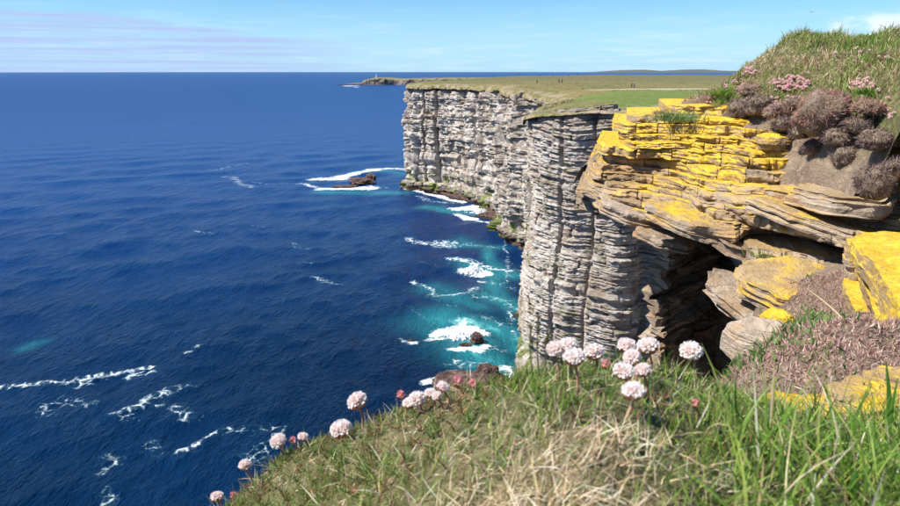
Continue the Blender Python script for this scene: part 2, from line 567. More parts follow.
# ------------------------------------------------------------------ stacked-strata generator
def build_stack(name, cols_xy, nrm, layers, valid, depth_, block_len, amp, chip, freq, seed,
                mat, root, piece='rock_slab', keep=0, center=None, props=None, tops=(.12, .3), round_=.25, org=(0, 0, 0), sub=3, gap=.02, wear=.35, zst=1.7, beds=.10, back=None):
    """cols_xy(zmid)->(n,2); nrm(n,2); layers [(z0,z1,dz(n))]; valid(k,zmid)->bool(n).
    Every block of every layer becomes its own closed slab."""
    rg = np.random.default_rng(seed)
    blocks = []
    VV = []; n0 = 0; wild = chip > .1
    for k, (z0, z1, dz) in enumerate(layers):
        zm = .5 * (z0 + z1); h = z1 - z0
        xy = cols_xy(zm); nn = normals(xy) if nrm is None else nrm
        ok = valid(k, zm)
        s = np.r_[0, np.cumsum(np.hypot(*np.diff(xy, axis=0).T))]
        n = len(xy); i = 0
        lo = rg.uniform(-1, 1) * amp * .6; walk = 0.
        while i < n - 2:
            if not ok[i]:
                i += 1; continue
            L = rg.uniform(*block_len) * (1 if rg.random() > .2 else 1.7)
            j = i + 1
            while j < n - 1 and ok[j] and s[j] - s[i] < L:
                j += 1
            if s[j] - s[i] < block_len[0] * .35 and j < n - 1 and not ok[j]:
                i = j; continue
            if rg.random() < .45: walk = rg.normal() * amp * .55
            off = lo + walk + rg.normal() * amp * .08
            if wild and rg.random() < .16: off -= rg.uniform(.6, 2.2) * amp
            if wild and rg.random() < .08: off += rg.uniform(.4, 1.2) * amp
            idx = np.arange(i, j + 1)
            c = xy[idx].copy(); nb = nn[idx]; d = dz[idx]
            m = len(idx)
            g = min(gap, .2 * (s[j] - s[i]))
            tdir = (c[-1] - c[0]); tdir /= max(np.hypot(*tdir), 1e-9)
            c[0] += tdir * g; c[-1] -= tdir * g
            e = np.ones(m); e[0] = e[-1] = 0
            tipr = np.zeros(m)
            if name == 'outcrop' and i > 0 and not ok[i - 1]:
                kk_ = min(m, 9); tipr[:kk_] = .34 * (1 - np.arange(kk_) / kk_) ** 2 * rg.uniform(.6, 1.3)
            endr = tipr + (1 - e) * h * wear * rg.uniform(.4, 1.2)        # worn corners
            tilt = rg.normal() * .05 * h / .05 * .1
            hh = h * rg.uniform(.94, 1.06)
            ft = rg.uniform(-.2, .25) * h
            depth = depth_ if not callable(depth_) else depth_(zm)
            prof = [(-depth, 0 - .02 * h), (-h * .35, -.02 * h)]
            for q in range(sub + 1):
                u = q / sub
                bul = h * .06 * math.sin(math.pi * u) - h * round_ * max(0, u - .6) ** 2 * 6 - h * round_ * .6 * max(0, .25 - u)
                prof.append((bul + ft * (u - .5) + rg.uniform(-1, .6) * beds * h * (0 < q < sub), .03 * h + .93 * h * u))
            for tq in tops:
                prof.append((-tq, hh))
            prof.append((-depth, hh))
            pr = np.array(prof)
            K = len(pr)
            o = pr[None, :, 0] + off - np.where(pr[None, :, 0] > -depth * .9, endr[:, None], 0)
            X = c[:, None, 0] + nb[:, None, 0] * o
            Y = c[:, None, 1] + nb[:, None, 1] * o
            if back is not None:
                bk = pr[:, 0] < -depth * .9
                bx_, by_ = back
                X[:, bk] = c[:, None, 0] + bx_ * depth; Y[:, bk] = c[:, None, 1] + by_ * depth
            Z = z0 + pr[None, :, 1] + d[:, None] + 0 * X
            V = np.stack([X, Y, Z], -1)                           # m,K,3
            NB = np.stack([np.broadcast_to(nb[:, None, 0], (m, K)), np.broadcast_to(nb[:, None, 1], (m, K))], -1)
            wt = np.broadcast_to((pr[:, 0] > -depth * .9).astype(float)[None], (m, K))
            blocks.append((n0, m, K, k, zm, i, j, rg.random()))
            VV.append(np.concatenate([V.reshape(-1, 3), NB.reshape(-1, 2), wt.reshape(-1, 1)], 1))
            n0 += m * K
            i = j
    A = np.concatenate(VV)
    V = A[:, :3].copy(); NB = A[:, 3:5]; W = A[:, 5]
    q = V.copy(); q[:, 2] *= zst
    # blocky fracture + fine crumble, pushed along the face normal
    f1 = fbm(q * freq, 4, seed + 11, .6)
    cell = _h(*[np.floor(V[:, a] * freq * (1.3, 1.3, 4)[a] + .35 * f1 * 0 + .0).astype(np.int64) for a in range(3)], seed) - .5
    dsp = chip * (f1 * 1.2 + cell * .45) * W
    V[:, 0] += NB[:, 0] * dsp; V[:, 1] += NB[:, 1] * dsp
    V[:, 2] += fbm(V * freq * 1.3 + 9, 3, seed + 31) * chip * .28 * W
    V -= np.array(org)
    meshes = []
    for (a, m, K, k, zm, i, j, rnd) in blocks:
        v = V[a:a + m * K]
        f = grid_faces(m, K, wrap=True)[:, ::-1]
        # caps as fans of quads, back edge to front
        def cap(r, flip):
            b = r * K; out = []
            lo_, hi_ = 0, K - 1
            while hi_ - lo_ > 2:
                out.append([b + lo_, b + lo_ + 1, b + hi_ - 1, b + hi_]); lo_ += 1; hi_ -= 1
            if hi_ - lo_ == 2:
                out.append([b + lo_, b + lo_ + 1, b + hi_, b + hi_])
            q_ = np.array(out)
            return q_[:, ::-1] if flip else q_
        caps = np.concatenate([cap(0, False), cap(m - 1, True)])
        deg = caps[:, 2] == caps[:, 3]
        caps[deg] = caps[deg]
        if deg.any():
            caps = caps[~deg]
            # close the odd centre triangle with a sliver quad-free triangle pair omitted (tiny, inside the fold)
        meshes.append((v, np.concatenate([f, caps]), m, zm, i, j, rnd))
    order = list(range(len(meshes)))
    if center is not None and keep:
        cc = np.array(center)
        sz = [(.1 if name == 'hollow' and meshes[q_][3] < CAMZ - 2.9 else 1) * np.ptp(meshes[q_][0], axis=0).max() * np.ptp(meshes[q_][0][:, 2]) / (np.linalg.norm(meshes[q_][0].mean(0) + np.array(org) - cc) ** 2) for q_ in order]
        order.sort(key=lambda q_: -sz[q_])
    keepers, rest = order[:keep], order[keep:]
    for q_ in keepers:
        v, f, m, zm, i, j, rnd = meshes[q_]
        cen = v.mean(0)
        me = mesh_np(piece, v - cen, f)
        o = link(piece, me, mat, root, tuple(cen))
        if props:
            for kx, val in props(v + np.array(org), zm, i, j, rnd).items():
                o[kx] = val
    if rest:
        V2, F2 = join_vf([(meshes[q_][0], meshes[q_][1]) for q_ in rest])
        at_ = None
        if props:
            at_ = {'lich': np.concatenate([np.full(len(meshes[q_][0]), props(None, *meshes[q_][3:7])['lichen']) for q_ in rest])}
        o = link(piece + ('_rubble' if keep else 's'), mesh_np(piece, V2, F2, False, at_), mat, root)
        o['kind'] = 'stuff'
        if props:
            o['lichen'] = 0.0; o['shade'] = .5
    return len(meshes)


# ------------------------------------------------------------------ sea
def foam_field(xy):
    f = np.zeros(len(xy)); s = np.zeros(len(xy))

    def st(pts, w, a, who='f'):
        nonlocal f, s
        pl = sea_pt([p[0] for p in pts], [p[1] for p in pts])
        lo = pl.min(0) - 5 * w; hi = pl.max(0) + 5 * w
        mk = np.all((xy > lo) & (xy < hi), 1)
        if not mk.any(): return
        p = xy[mk] + 1.2 * w * np.stack([vnoise(xy[mk] / (2.5 * w), 5), vnoise(xy[mk] / (2.5 * w), 6)], -1)
        d = seg_dist(p, pl)
        if who == 's': w = w * .6
        v = a * np.exp(-(d / w) ** 2)
        if who == 'f': f[mk] = np.maximum(f[mk], v)
        else: s[mk] = np.maximum(s[mk], v * .85)
    # lines of drifting foam on the open water
    for pts, w, a in [
        ([(-30, 396), (0, 390), (50, 385), (85, 382), (112, 377), (143, 368)], 1.3, .80),
        ([(126, 376), (143, 374)], 1.0, .7),
        ([(126, 414), (155, 407), (163, 398), (183, 388)], 1.6, .72), ([(155, 407), (176, 408), (191, 418)], 1.4, .68),
        ([(53, 410), (68, 405), (90, 407)], 2.2, .62), ([(66, 399), (88, 411)], 1.4, .6),
        ([(157, 453), (179, 451), (205, 441), (231, 432)], 1.1, .78), ([(158, 443), (164, 455)], 1.3, .6),
        ([(108, 452), (116, 460), (105, 470)], 1.6, .64), ([(104, 488), (110, 498), (100, 508)], 1.5, .64),
        ([(187, 353), (202, 347)], .9, .75), ([(225, 343), (262, 338)], .9, .55),
        ([(244, 434), (268, 436), (258, 452), (250, 466)], 1.8, .64),
        ([(211, 171), (228, 167), (245, 163)], 2.4, .68), ([(224, 176), (240, 182), (256, 188)], 2.4, .74),
        ([(250, 181), (275, 183), (300, 184)], 2.6, .62), ([(198, 231), (206, 234)], 1.5, .66), ([(252, 226), (262, 228)], 1.5, .62),
        ([(318, 276), (328, 281), (340, 284)], 1.6, .68), ([(293, 243), (300, 248), (306, 249)], 2, .58),
        ([(296, 264), (312, 262)], 1.4, .58),
        ([(412, 240), (430, 243), (450, 244)], 2.6, .82), ([(440, 246), (470, 244), (500, 250)], 2.2, .66),
        ([(415, 281), (428, 290), (440, 297), (460, 298), (478, 292)], 1.8, .76),
        ([(478, 300), (495, 303), (512, 308)], 2.4, .7), ([(462, 262), (480, 266), (510, 270)], 2.2, .85),
        ([(448, 322), (470, 330), (492, 342)], 3.0, .8), ([(415, 262), (440, 268)], 1.2, .55),
        ([(404, 341), (414, 342)], 1.0, .95), ([(430, 300), (455, 306)], 1.2, .5),
        ([(480, 318), (512, 330)], 2.5, .62), ([(470, 350), (500, 352)], 2.2, .7), ([(492, 285), (512, 292)], 2.5, .6),
        ([(452, 366), (500, 372)], 1.8, .72), ([(408, 305), (430, 316)], 1.3, .5),
    ]:
        st(pts, w * 1.45, a * 1.03)
    # heavy white water round the skerry, the far foot of the cliff and the mid rocks
    for pts, w, a in [
        ([(318, 190), (350, 190), (368, 188)], 4.5, 1.25), ([(322, 179), (350, 176), (374, 170)], 4.5, 1.2), ([(366, 169), (400, 169)], 5, 1.05),
        ([(300, 184), (320, 186)], 4.0, .95), ([(372, 186), (392, 188)], 3.0, .7),
        ([(411, 188), (440, 197), (470, 203)], 3.0, 1.3), ([(462, 208), (482, 206), (498, 214)], 5.0, 1.4), ([(456, 214), (470, 219), (480, 220)], 3.0, 1.3),
        ([(480, 222), (505, 226)], 2.5, 1.1), ([(408, 196), (450, 203)], 3.0, .75), ([(420, 210), (450, 212)], 2.0, .6),
        ([(471, 268), (473, 273)], 3.4, 1.6), ([(476, 281), (482, 283)], 1.2, 1.0),
        ([(440, 334), (468, 330), (478, 336)], 3.0, 1.35), ([(430, 340), (452, 336)], 1.4, 1.1), ([(452, 350), (475, 352), (488, 347)], 1.7, 1.25),
        ([(424, 383), (440, 379), (466, 376), (490, 380)], 1.5, 1.3), ([(506, 366), (514, 378)], 1.4, 1.0),
        ([(508, 300), (512, 340)], 1.3, .72), ([(506, 240), (508, 290)], 1.3, .68),
        ([(344, 86), (352, 86)], 30, 1.4), ([(357, 87.3), (408, 86.6)], 14, 1.4),
    ]:
        st(pts, w, a)
    for pts, w, a in [
        ([(460, 320), (500, 330), (515, 345)], 9, 1.0), ([(480, 300), (515, 310)], 8, .95), ([(440, 345), (490, 362), (510, 372)], 7, .85),
        ([(430, 320), (470, 338)], 8, .75), ([(470, 270), (510, 275)], 7, .8), ([(420, 205), (490, 215)], 9, .8), ([(455, 240), (505, 245)], 7, .65),
        ([(320, 192), (400, 192)], 7, .75), ([(370, 172), (404, 172)], 8, .6), ([(18, 350), (38, 343)], 3.0, .38), ([(430, 290), (480, 305)], 7, .55), ([(505, 250), (507, 300)], 6, .8)
    ]:
        st(pts, w, a, 's')
    return f, s


def build_sea():
    dep = np.r_[np.linspace(60, 40, 8)[:-1], np.linspace(40, 1.6, 440)[:-1], np.geomspace(1.6, .1146, 60)]
    rad = CAMZ / np.tan(np.radians(dep))
    az = np.r_[np.linspace(-180, -44, 22)[:-1], np.linspace(-44, 14, 440)[:-1], np.linspace(14, 46, 40)[:-1], np.linspace(46, 180, 22)]
    a = np.radians(az)[None]; r = rad[:, None]
    xy = np.stack([r * np.sin(a), r * np.cos(a)], -1).reshape(-1, 2)
    rr = np.broadcast_to(r, (len(rad), len(az))).ravel()
    z = np.zeros(len(xy))
    rg = np.random.default_rng(4)
    spacing = np.maximum(np.abs(np.gradient(rad))[:, None] + 0 * a, r * np.radians(.1)).ravel()
    warp = np.stack([fbm(xy / 60, 2, 8), fbm(xy / 60, 2, 9)], -1) * 9
    for i in range(46):
        lam = math.exp(rg.uniform(math.log(2.2), math.log(38)))
        ang = R(-62) + rg.normal() * .55
        kx, ky = math.cos(ang) * 2 * math.pi / lam, math.sin(ang) * 2 * math.pi / lam
        amp = .0042 * lam ** .8 * rg.uniform(.5, 1.4)
        ph = kx * (xy[:, 0] + warp[:, 0]) + ky * (xy[:, 1] + warp[:, 1]) + rg.uniform(0, 6.28)
        z += amp * (1 - 2 * np.abs(np.sin(ph * .5)) * .55 + np.cos(ph) * .45 - .3) * sstep(2.2, 5.0, lam / spacing)
    f, s = foam_field(xy)
    z += .18 * f * (.5 + vnoise(xy / 1.3, 3)) * (rr < 600)
    V = np.c_[xy, z]
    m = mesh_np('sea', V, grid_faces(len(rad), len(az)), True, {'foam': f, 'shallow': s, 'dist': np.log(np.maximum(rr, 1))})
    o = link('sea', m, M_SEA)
    tag(o, kind='structure')
    # deep bed under the near land so nothing is open below
    return o


build_sea()


# ------------------------------------------------------------------ far land and the cliffs
def build_land():
    az = np.radians(np.linspace(-9, 47, 270))
    rad = np.r_[np.linspace(52, 330, 270)[:-1], np.geomspace(330, 860, 90)]
    xy = np.stack([rad[:, None] * np.sin(az)[None], rad[:, None] * np.cos(az)[None]], -1)
    shp = xy.shape[:2]; p = xy.reshape(-1, 2)
    poly = np.concatenate([coast, [(60, 5), (700, 5), (900, 500)]])
    ins = inside(p, poly)
    d = seg_dist(p, coast)
    sd = np.where(ins, d, -d)
    # the rim of the sheet hugs the cliff edge instead of following the grid
    near_i = np.nonzero((sd < -.6) & (sd > -4.5))[0]
    cs = resample(coast, .25)[1]; cn = normals(cs)
    for i0 in range(0, len(near_i), 4000):
        ii = near_i[i0:i0 + 4000]
        k = np.argmin((p[ii, None, 0] - cs[None, :, 0]) ** 2 + (p[ii, None, 1] - cs[None, :, 1]) ** 2, 1)
        w_ = .6 + .5 * vnoise(cs[k] / 2.3, 8)
        p[ii] = cs[k] + cn[k] * w_[:, None]
    sd0 = sd.copy(); sd = np.maximum(sd, -1.1)
    z = land_z(p)
    z = z + .10 * fbm(p / 1.6, 3, 47) * sstep(340, 250, p[:, 1])
    edge = sstep(7.5, 0, sd)
    near_ = 1 - .75 * sstep(112, 96, p[:, 1])
    z = z - near_ * edge ** 1.5 * (.8 + .9 * fbm(p / 5., 3, 12)) - near_ * 1.3 * np.clip(-sd, 0, 3) ** 1.2
    tr = np.exp(-((p[:, 1] - (171 + .12 * p[:, 0] + 9 * np.sin(p[:, 0] / 40.) + .00 * p[:, 0])) / 5.5) ** 2) * sstep(34, 44, p[:, 0])
    green = sstep(20, 27, p[:, 0] + 4 * vnoise(p / 9., 2)) * sstep(76, 84, p[:, 1]) * sstep(172, 160, p[:, 1] + 4 * vnoise(p / 12., 3))
    green = np.maximum(green * .95, .25 * sstep(.0, .5, fbm(p / 50., 3, 44)))
    rim = sstep(6, 1.5, sd + 1.2 * vnoise(p / 4., 6))
    far = sstep(260, 420, p[:, 1])
    V = np.c_[p, z]
    F = grid_faces(*shp)
    keepf = (sd0 > -4.4)[F].all(1)
    m = mesh_np('clifftop_land', V, F[keepf], True, {'green': green, 'track': tr, 'rim': rim, 'far': far})
    tag(link('grassland', m, M_LAND), kind='structure')


build_land()

s_c, base_c = resample(coast, .33)


def coast_band(u_lo, u_hi, step):
    n = int((u_hi - u_lo) / step)
    s = np.linspace(u_lo, u_hi, n)
    xy = np.stack([np.interp(s, s_c, base_c[:, 0]), np.interp(s, s_c, base_c[:, 1])], -1)
    return s, xy


def arc_at(pt):
    return s_c[np.argmin(np.hypot(base_c[:, 0] - pt[0], base_c[:, 1] - pt[1]))]


def cliff_section(name, a, b, step, thick, seed, keep, blk, amp, chip, freq, label, dipf, depth=5., crag=None, sub=3, rel=1.0):
    rg = None
    s, xy0 = coast_band(arc_at(a), arc_at(b), step)
    n0 = normals(xy0)
    ker = np.ones(9) / 9
    n0 = np.stack([np.convolve(np.pad(n0[:, i], 4, mode='edge'), ker, 'valid') for i in range(2)], -1)
    n0 /= np.hypot(*n0.T)[:, None]
    # gullies and buttresses that persist through the height
    fis = vnoise(np.c_[s / 5.2, 0 * s + 31], seed + 15)
    col = 2.6 * rel * fbm(np.c_[s / 11., 0 * s], 4, seed, .6) + 1.0 * rel * np.abs(vnoise(np.c_[s / 3.6, 0 * s + 4], seed + 2))
    joint = -2.2 * rel * np.clip(vnoise(np.c_[s / 3.1, 0 * s + 9], seed + 5) - .35, 0, 1) / .65
    joint = joint - 1.9 * max(rel, .7) * np.exp(-(fis / .06) ** 2)
    topz = land_z(xy0 - n0 * 1.5) - 1.7 + .7 * sstep(112, 96, xy0[:, 1]) + 1.1 * vnoise(np.c_[s / 5., 0 * s + 2], seed + 7)
    if crag is not None:
        topz = crag(s, xy0, topz)

    def cols(zm):
        o = col + joint * (1 + .4 * math.sin(zm)) + 1.5 * rel * fbm(np.c_[s / 6., 0 * s + zm / 4.], 3, seed + 3) + .7 * vnoise(np.c_[s / 16., 0 * s + zm / 9.], seed + 4)
        o = o + .9 * math.sin(zm * .21 + seed) * .5
        o = o - .035 * (zm - 10) * .5
        und = sstep(9, 6, zm) * 1.3 - sstep(5.5, 3.5, zm) * 2.4           # undercut above a wave-cut foot
        o = o - und
        return xy0 + n0 * o[:, None]
    rg = np.random.default_rng(seed)
    layers = []
    z = -1.0
    while z < 48:
        h = rg.uniform(*thick) * rg.choice([.35, .5, .8, 1, 1.6, 2.6])
        dz = dipf(s, xy0, z) + .35 * fbm(np.c_[s / 12., 0 * s + z / 30.], 2, seed + 8) + .9 * (_h(np.floor(s / 7.3 + .6 * vnoise(np.c_[s / 3., 0 * s + z / 6.], seed)).astype(np.int64), np.zeros(len(s), np.int64), np.zeros(len(s), np.int64), seed) - .5)
        layers.append((z, z + h, dz)); z += h

    def valid(k, zm):
        return (zm + layers[k][2]) < topz + .4 * vnoise(np.c_[s / 2., 0 * s + zm], seed + 9)
    cx = xy0.mean(0)
    org = (cx[0] + 12, cx[1] + 5, 0)
    root = bpy.data.objects.new('cliff', None); COL.objects.link(root); root.location = org
    root['kind'] = 'structure'; root['label'] = label
    nb = build_stack(name, cols, n0, layers, valid, depth, blk, amp, chip, freq, seed, M_CLIFF, root, 'rock_block',
                     keep, (0, 0, CAMZ), None, (.5, 1.4), .12, org, sub, .05, .22, 3.2, .22)
    print(name, nb, 'blocks')


cliff_section('far', (14, 420), (20, 231), .62, (.8, 1.8), 21, 40, (3, 22), .42, .95, .6,
              'pale layered far headland rising sheer from white surf',
              lambda s, xy, z: .7 * np.sin(s / 30.), rel=1.7)
cliff_section('middle', (20, 231), (16, 122), .60, (.7, 1.5), 33, 60, (3, 18), .40, .8, .65,
              'recessed grey cliff between the far headland and the middle buttress', lambda s, xy, z: .6 * np.sin(s / 22.), rel=1.5)


def crag_top(s, xy, tz):
    a = arc_at((21.3, 90.5))
    a2 = arc_at((16.5, 94.3))
    t = tz.copy()
    k = np.exp(-((s - .5 * (a + a2) - .6) / 3.4) ** 4)
    t = np.maximum(t, 46.0 * k + t * (1 - k))
    notch = np.exp(-((s - a - 2.4) / 1.3) ** 4)
    return t - 1.0 * notch


def dip_mid(s, xy, z):
    # the beds of the nearer buttress sag, then roll down to the right low on the face
    return (-.10 * (xy[:, 0] - 12) * sstep(34, 20, z + 0 * s) * .9 - .9 * np.exp(-((xy[:, 0] - 17) / 3.5) ** 2) * sstep(20, 36, z + 0 * s))


cliff_section('near', (16, 123), (44, 78), .29, (.40, .85), 55, 230, (1.6, 13), .16, .33, 1.2,
              'tall sunlit middle buttress of stacked pale beds above turquoise water', dip_mid, 1.9, crag_top, 5, .40)
cliff_section('hidden', (44, 78), (11, 13), 1.2, (1.6, 3.0), 77, 0, (6, 14), .5, .7, .5,
              'nearest cliff below the mound, mostly hidden', lambda s, xy, z: 0 * s, 4., None, 2)

# ------------------------------------------------------------------ rocks
def lump_vf(n, scale, seed, power=3.0, rough=.22, strata=.0, freq=1.6):
    """displaced rounded block: cube-sphere grid"""
    u = np.linspace(-1, 1, n)
    A, B = np.meshgrid(u, u, indexing='ij')
    parts = []
    for ax in range(3):
        for sg in (-1, 1):
            p = np.zeros((n, n, 3)); p[..., ax] = sg; p[..., (ax + 1) % 3] = A; p[..., (ax + 2) % 3] = B
            f = grid_faces(n, n)
            if sg < 0: f = f[:, ::-1]
            parts.append((p.reshape(-1, 3), f))
    V, F = join_vf(parts)
    r = (np.abs(V) ** power).sum(1) ** (1 / power)
    V = V / r[:, None]
    d = fbm(V * freq + seed * 7.7, 5, seed, .55)
    V = V * (1 + rough * d)[:, None]
    if strata:
        q = V[:, 2] / strata
        V[:, 2] = (np.floor(q) + sstep(.15, .85, q - np.floor(q))) * strata
        st = vnoise(np.c_[np.floor(q), 0 * q, 0 * q] * 3.1, seed + 4) * .10
        V[:, :2] *= (1 + st)[:, None]
    V = V * np.array(scale)
    # weld seams
    key = np.round(V, 5)
    uq, idx, inv = np.unique(key, axis=0, return_index=True, return_inverse=True)
    return V[idx], inv.reshape(-1)[F]


def rotz(V, a):
    c, s = math.cos(a), math.sin(a)
    return V @ np.array([[c, s, 0], [-s, c, 0], [0, 0, 1]])


def rotx(V, a):
    c, s = math.cos(a), math.sin(a)
    return V @ np.array([[1, 0, 0], [0, c, s], [0, -s, c]])


def roty(V, a):
    c, s = math.cos(a), math.sin(a)
    return V @ np.array([[c, 0, -s], [0, 1, 0], [s, 0, c]])


def sea_rock(px, py, sx, sy, sz, rot, seed, label, zoff=0.0, group='rocks standing in the surf', name='sea_rock'):
    x, y = sea_pt(px, py)
    V, F = lump_vf(22, (sx, sy, sz), seed, 3.2, .42, .22, 2.0)
    V = rotz(V, rot)
    o = link(name, mesh_np(name, V, F), M_SROCK, None, (x, y, zoff))
    tag(o, label, 'sea rock', group)
    return o


sea_rock(362, 183, 4.8, 6.0, 2.3, .3, 3, 'reddish skerry, larger rock at the right end of its ring of foam')
sea_rock(345, 187.5, 5.0, 2.2, .9, .1, 5, 'low dark flat rock awash at the left of the skerry')
sea_rock(371, 178.5, 2.2, 5.0, 2.2, .2, 8, 'small dark rock behind the right end of the skerry')
sea_rock(477, 343, 1.1, 1.3, 2.0, .2, 12, 'small dark upright rock in white water below the middle buttress')
sea_rock(466, 347, 1.2, .8, .7, .2, 13, 'tiny rock awash just left of the dark upright rock')
sea_rock(411, 342, .7, .4, .45, .2, 14, 'lone dark speck of rock left of the surf patch')
sea_rock(470, 384, 5.2, 3.0, 1.5, .15, 15, 'dark flat reef at the foot of the cliff behind the thrift')
sea_rock(488, 379, 1.6, 1.6, 2.6, .4, 16, 'dark upright rock at the right end of the near reef')


def shelf(pts, width, ztop, seed, label):
    """wave-cut rock shelf at the cliff foot: flat beds stepping down into the surf"""
    pl = sea_pt([p[0] for p in pts], [p[1] for p in pts])
    s, xy = resample(pl, .6)
    org = (xy[:, 0].mean(), xy[:, 1].mean(), 0)
    root = empty('rock_shelf', org, label, 'rock shelf', 'wave-cut rock shelves')
    nn = normals(xy)
    sgn = 1.0 if nn[:, 0].mean() < 0 else -1.0
    nn = nn * sgn
    taper = np.sin(np.linspace(.15, math.pi - .15, len(s))) ** .5

    def cols(zm):
        t = max(0.0, (ztop - zm) / ztop)
        w = (t ** .8 - 1) * width
        return xy + nn * ((w + 1.6 * vnoise(np.c_[s / 5, 0 * s + zm], seed)) * 1)[:, None]
    layers = []; z = -.8; rg = np.random.default_rng(seed)
    while z < ztop:
        h = rg.uniform(.3, .6); layers.append((z, z + h, 0 * s)); z += h
    build_stack('shelf', cols, nn, layers, lambda k, zm: taper * ztop > zm, width + 4, (3, 8), .5, .5, .6, seed, M_SROCK, root,
                'rock_block', 0, None, None, (1.2, 3.), .3, org, 2, .05)


shelf([(411, 187), (425, 192), (440, 196), (458, 200), (474, 204)], 4.5, 2.8, 91, 'reddish brown rock shelf along the foot of the far headland')
shelf([(474, 217), (484, 219), (496, 221), (506, 224)], 5.5, 2.2, 92, 'dark rock shelf running out left of the recess, ringed by surf')


# spray thrown up where swell meets the hidden rock
def spray(px, py, r, h, n, seed, label):
    x, y = sea_pt(px, py)
    rg = np.random.default_rng(seed); parts = []
    for i in range(n):
        t = rg.random() ** 1.3
        q = rg.normal(size=2) * r * (.55 - .25 * t)
        z = t * h * math.exp(-((q[0] - .5 * r) ** 2 + q[1] ** 2) / r ** 2) * (.5 + .5 * math.sin(q[0] * 2.1 + q[1] * 3 + seed) ** 2)
        s_ = rg.uniform(.10, .38) * (1 - .5 * t)
        V, F = lump_vf(4, (s_, s_, s_ * rg.uniform(.7, 1.6)), int(rg.integers(999)), 2, .4)
        parts.append((V + [q[0], q[1], z + .1], F))
    V, F = join_vf(parts)
    o = link('sea_spray', mesh_np('sea_spray', V, F, True), M_FOAM, None, (x, y, 0))
    tag(o, label, 'sea spray', None, 'stuff')


spray(471, 272, 2.4, 2.2, 200, 1, 'white burst of spray against the dark bay water')
spray(458, 337, 2.2, 1.2, 140, 2, 'low white spray left of the small dark upright rock')
spray(480, 213, 3.5, 2.0, 150, 3, 'white surf breaking on the shelf in the bay')


# ------------------------------------------------------------------ the island with its lighthouse, hills beyond
def build_island():
    m, t, bs, out = new_mat('island_rock')
    g = t.new('ShaderNodeNewGeometry'); pos = g.outputs['Position']
    nz = t.new('ShaderNodeSeparateXYZ', None, i0=g.outputs['Normal']).outputs[2]
    n = t.noise(t.map(pos, (1, 1, 3)), .035, 5, .7)
    c = t.mix(t.ramp(n, .42, .6), (.05, .04, .035), (.22, .17, .14))
    c = t.mix(t.ramp(nz, .5, .8), c, (.19, .17, .075))
    t.l.new(c, bs.inputs['Base Color'])
    Y0 = 2500.
    xs = np.array([340, 356, 363, 366, 372, 380, 388, 395, 402, 408, 440, 500, 560], float)
    hs = np.array([0, .6, 5, 17, 21, 22, 20.5, 19, 18.5, 19, 21, 22, 22.])
    X = (np.linspace(343, 560, 420)); H = np.interp(X, xs, hs)
    xw = (X - 450) / FPX * Y0 * 1.0
    rows = []
    rg = np.random.default_rng(3)
    n1 = fbm(np.c_[xw / 40., 0 * xw], 4, 5)
    for off, zf in ((-6, -.1), (0, .02), (3, .45), (7, .85), (12, 1.0), (60, 1.04), (200, 1.1), (420, 1.0), (440, -.1)):
        yy = Y0 + off * 1.0 + 25 * n1 + 7 * fbm(np.c_[xw / 12., 0 * xw + off], 3, 9)
        zz = H * zf * (1 + .10 * fbm(np.c_[xw / 18., 0 * xw + zf * 3], 3, 19)) - (.5 if zf < 0 else 0)
        rows.append(np.stack([xw, yy, zz], -1))
    V = np.stack(rows, 0).reshape(-1, 3)
    F = grid_faces(len(rows), len(X))
    c0 = V.mean(0); c0[2] = 0
    o = link('island', mesh_np('island', V - c0, F), m, None, tuple(c0))
    tag(o, kind='structure')
    # skerries off its tip
    for i, (px, w, h) in enumerate([(347, 22, 2.6), (354, 30, 3.4), (360, 24, 5)]):
        V, F = lump_vf(9, (w, 14, h), 40 + i, 2.6, .35)
        q = link('islet_rock', mesh_np('islet_rock', V, F), M_SROCK, None, ((px - 450) / FPX * Y0, Y0 - 5, 0))
        tag(q, ['outermost low rock off the island tip', 'middle low rock off the island tip', 'innermost low rock touching the island tip'][i], 'sea rock', 'low rocks off the island')
    # lighthouse
    wht = mat_flat('white_harling', (.82, .82, .80), .8, .06, .3)
    dk = mat_flat('dark_lantern_glass', (.06, .08, .10), .3, .1, 1)
    x, y = (377.3 - 450) / FPX * Y0, Y0 + 60
    root = empty('lighthouse', (x, y, 22.0), 'tiny white lighthouse on top of the distant island', 'lighthouse')

    def tube(rs, zs, n=16):
        a = np.linspace(0, 2 * math.pi, n, endpoint=False)
        V = np.stack([np.stack([r * np.cos(a), r * np.sin(a), np.full(n, z)], -1) for r, z in zip(rs, zs)]).reshape(-1, 3)
        return V, grid_faces(len(rs), n, True)
    link('tower', mesh_np('tower', *tube((3.2, 2.7, 2.6, 3.1, 3.1, 2.4, 0.01), (0, 7, 8.5, 8.7, 9.2, 9.2, 9.21))), wht, root)
    link('lantern', mesh_np('lantern', *tube((1.7, 1.7, .01), (9.2, 11.3, 11.31))), dk, root)
    link('dome', mesh_np('dome', *tube((2.0, 1.9, 1.4, .6, .01), (11.3, 11.7, 12.5, 13.0, 13.1))), wht, root)
    bx = np.array([[a, b, c] for a in (-1, 1) for b in (-1, 1) for c in (0, 1)], float)
    bf = np.array([[0, 1, 3, 2], [4, 6, 7, 5], [0, 4, 5, 1], [2, 3, 7, 6], [1, 5, 7, 3], [0, 2, 6, 4]])
    link('keepers_block', mesh_np('keepers_block', bx * (7.0, 4.0, 4.2), bf), wht, root)
    roof = np.array([(-7.4, -4.4, 4.2), (7.4, -4.4, 4.2), (7.4, 4.4, 4.2), (-7.4, 4.4, 4.2), (-7.4, 0, 6.2), (7.4, 0, 6.2)], float)
    link('roof', mesh_np('roof', roof, np.array([[0, 1, 5, 4], [2, 3, 4, 5], [0, 3, 2, 1]])), dk, root)


build_island()


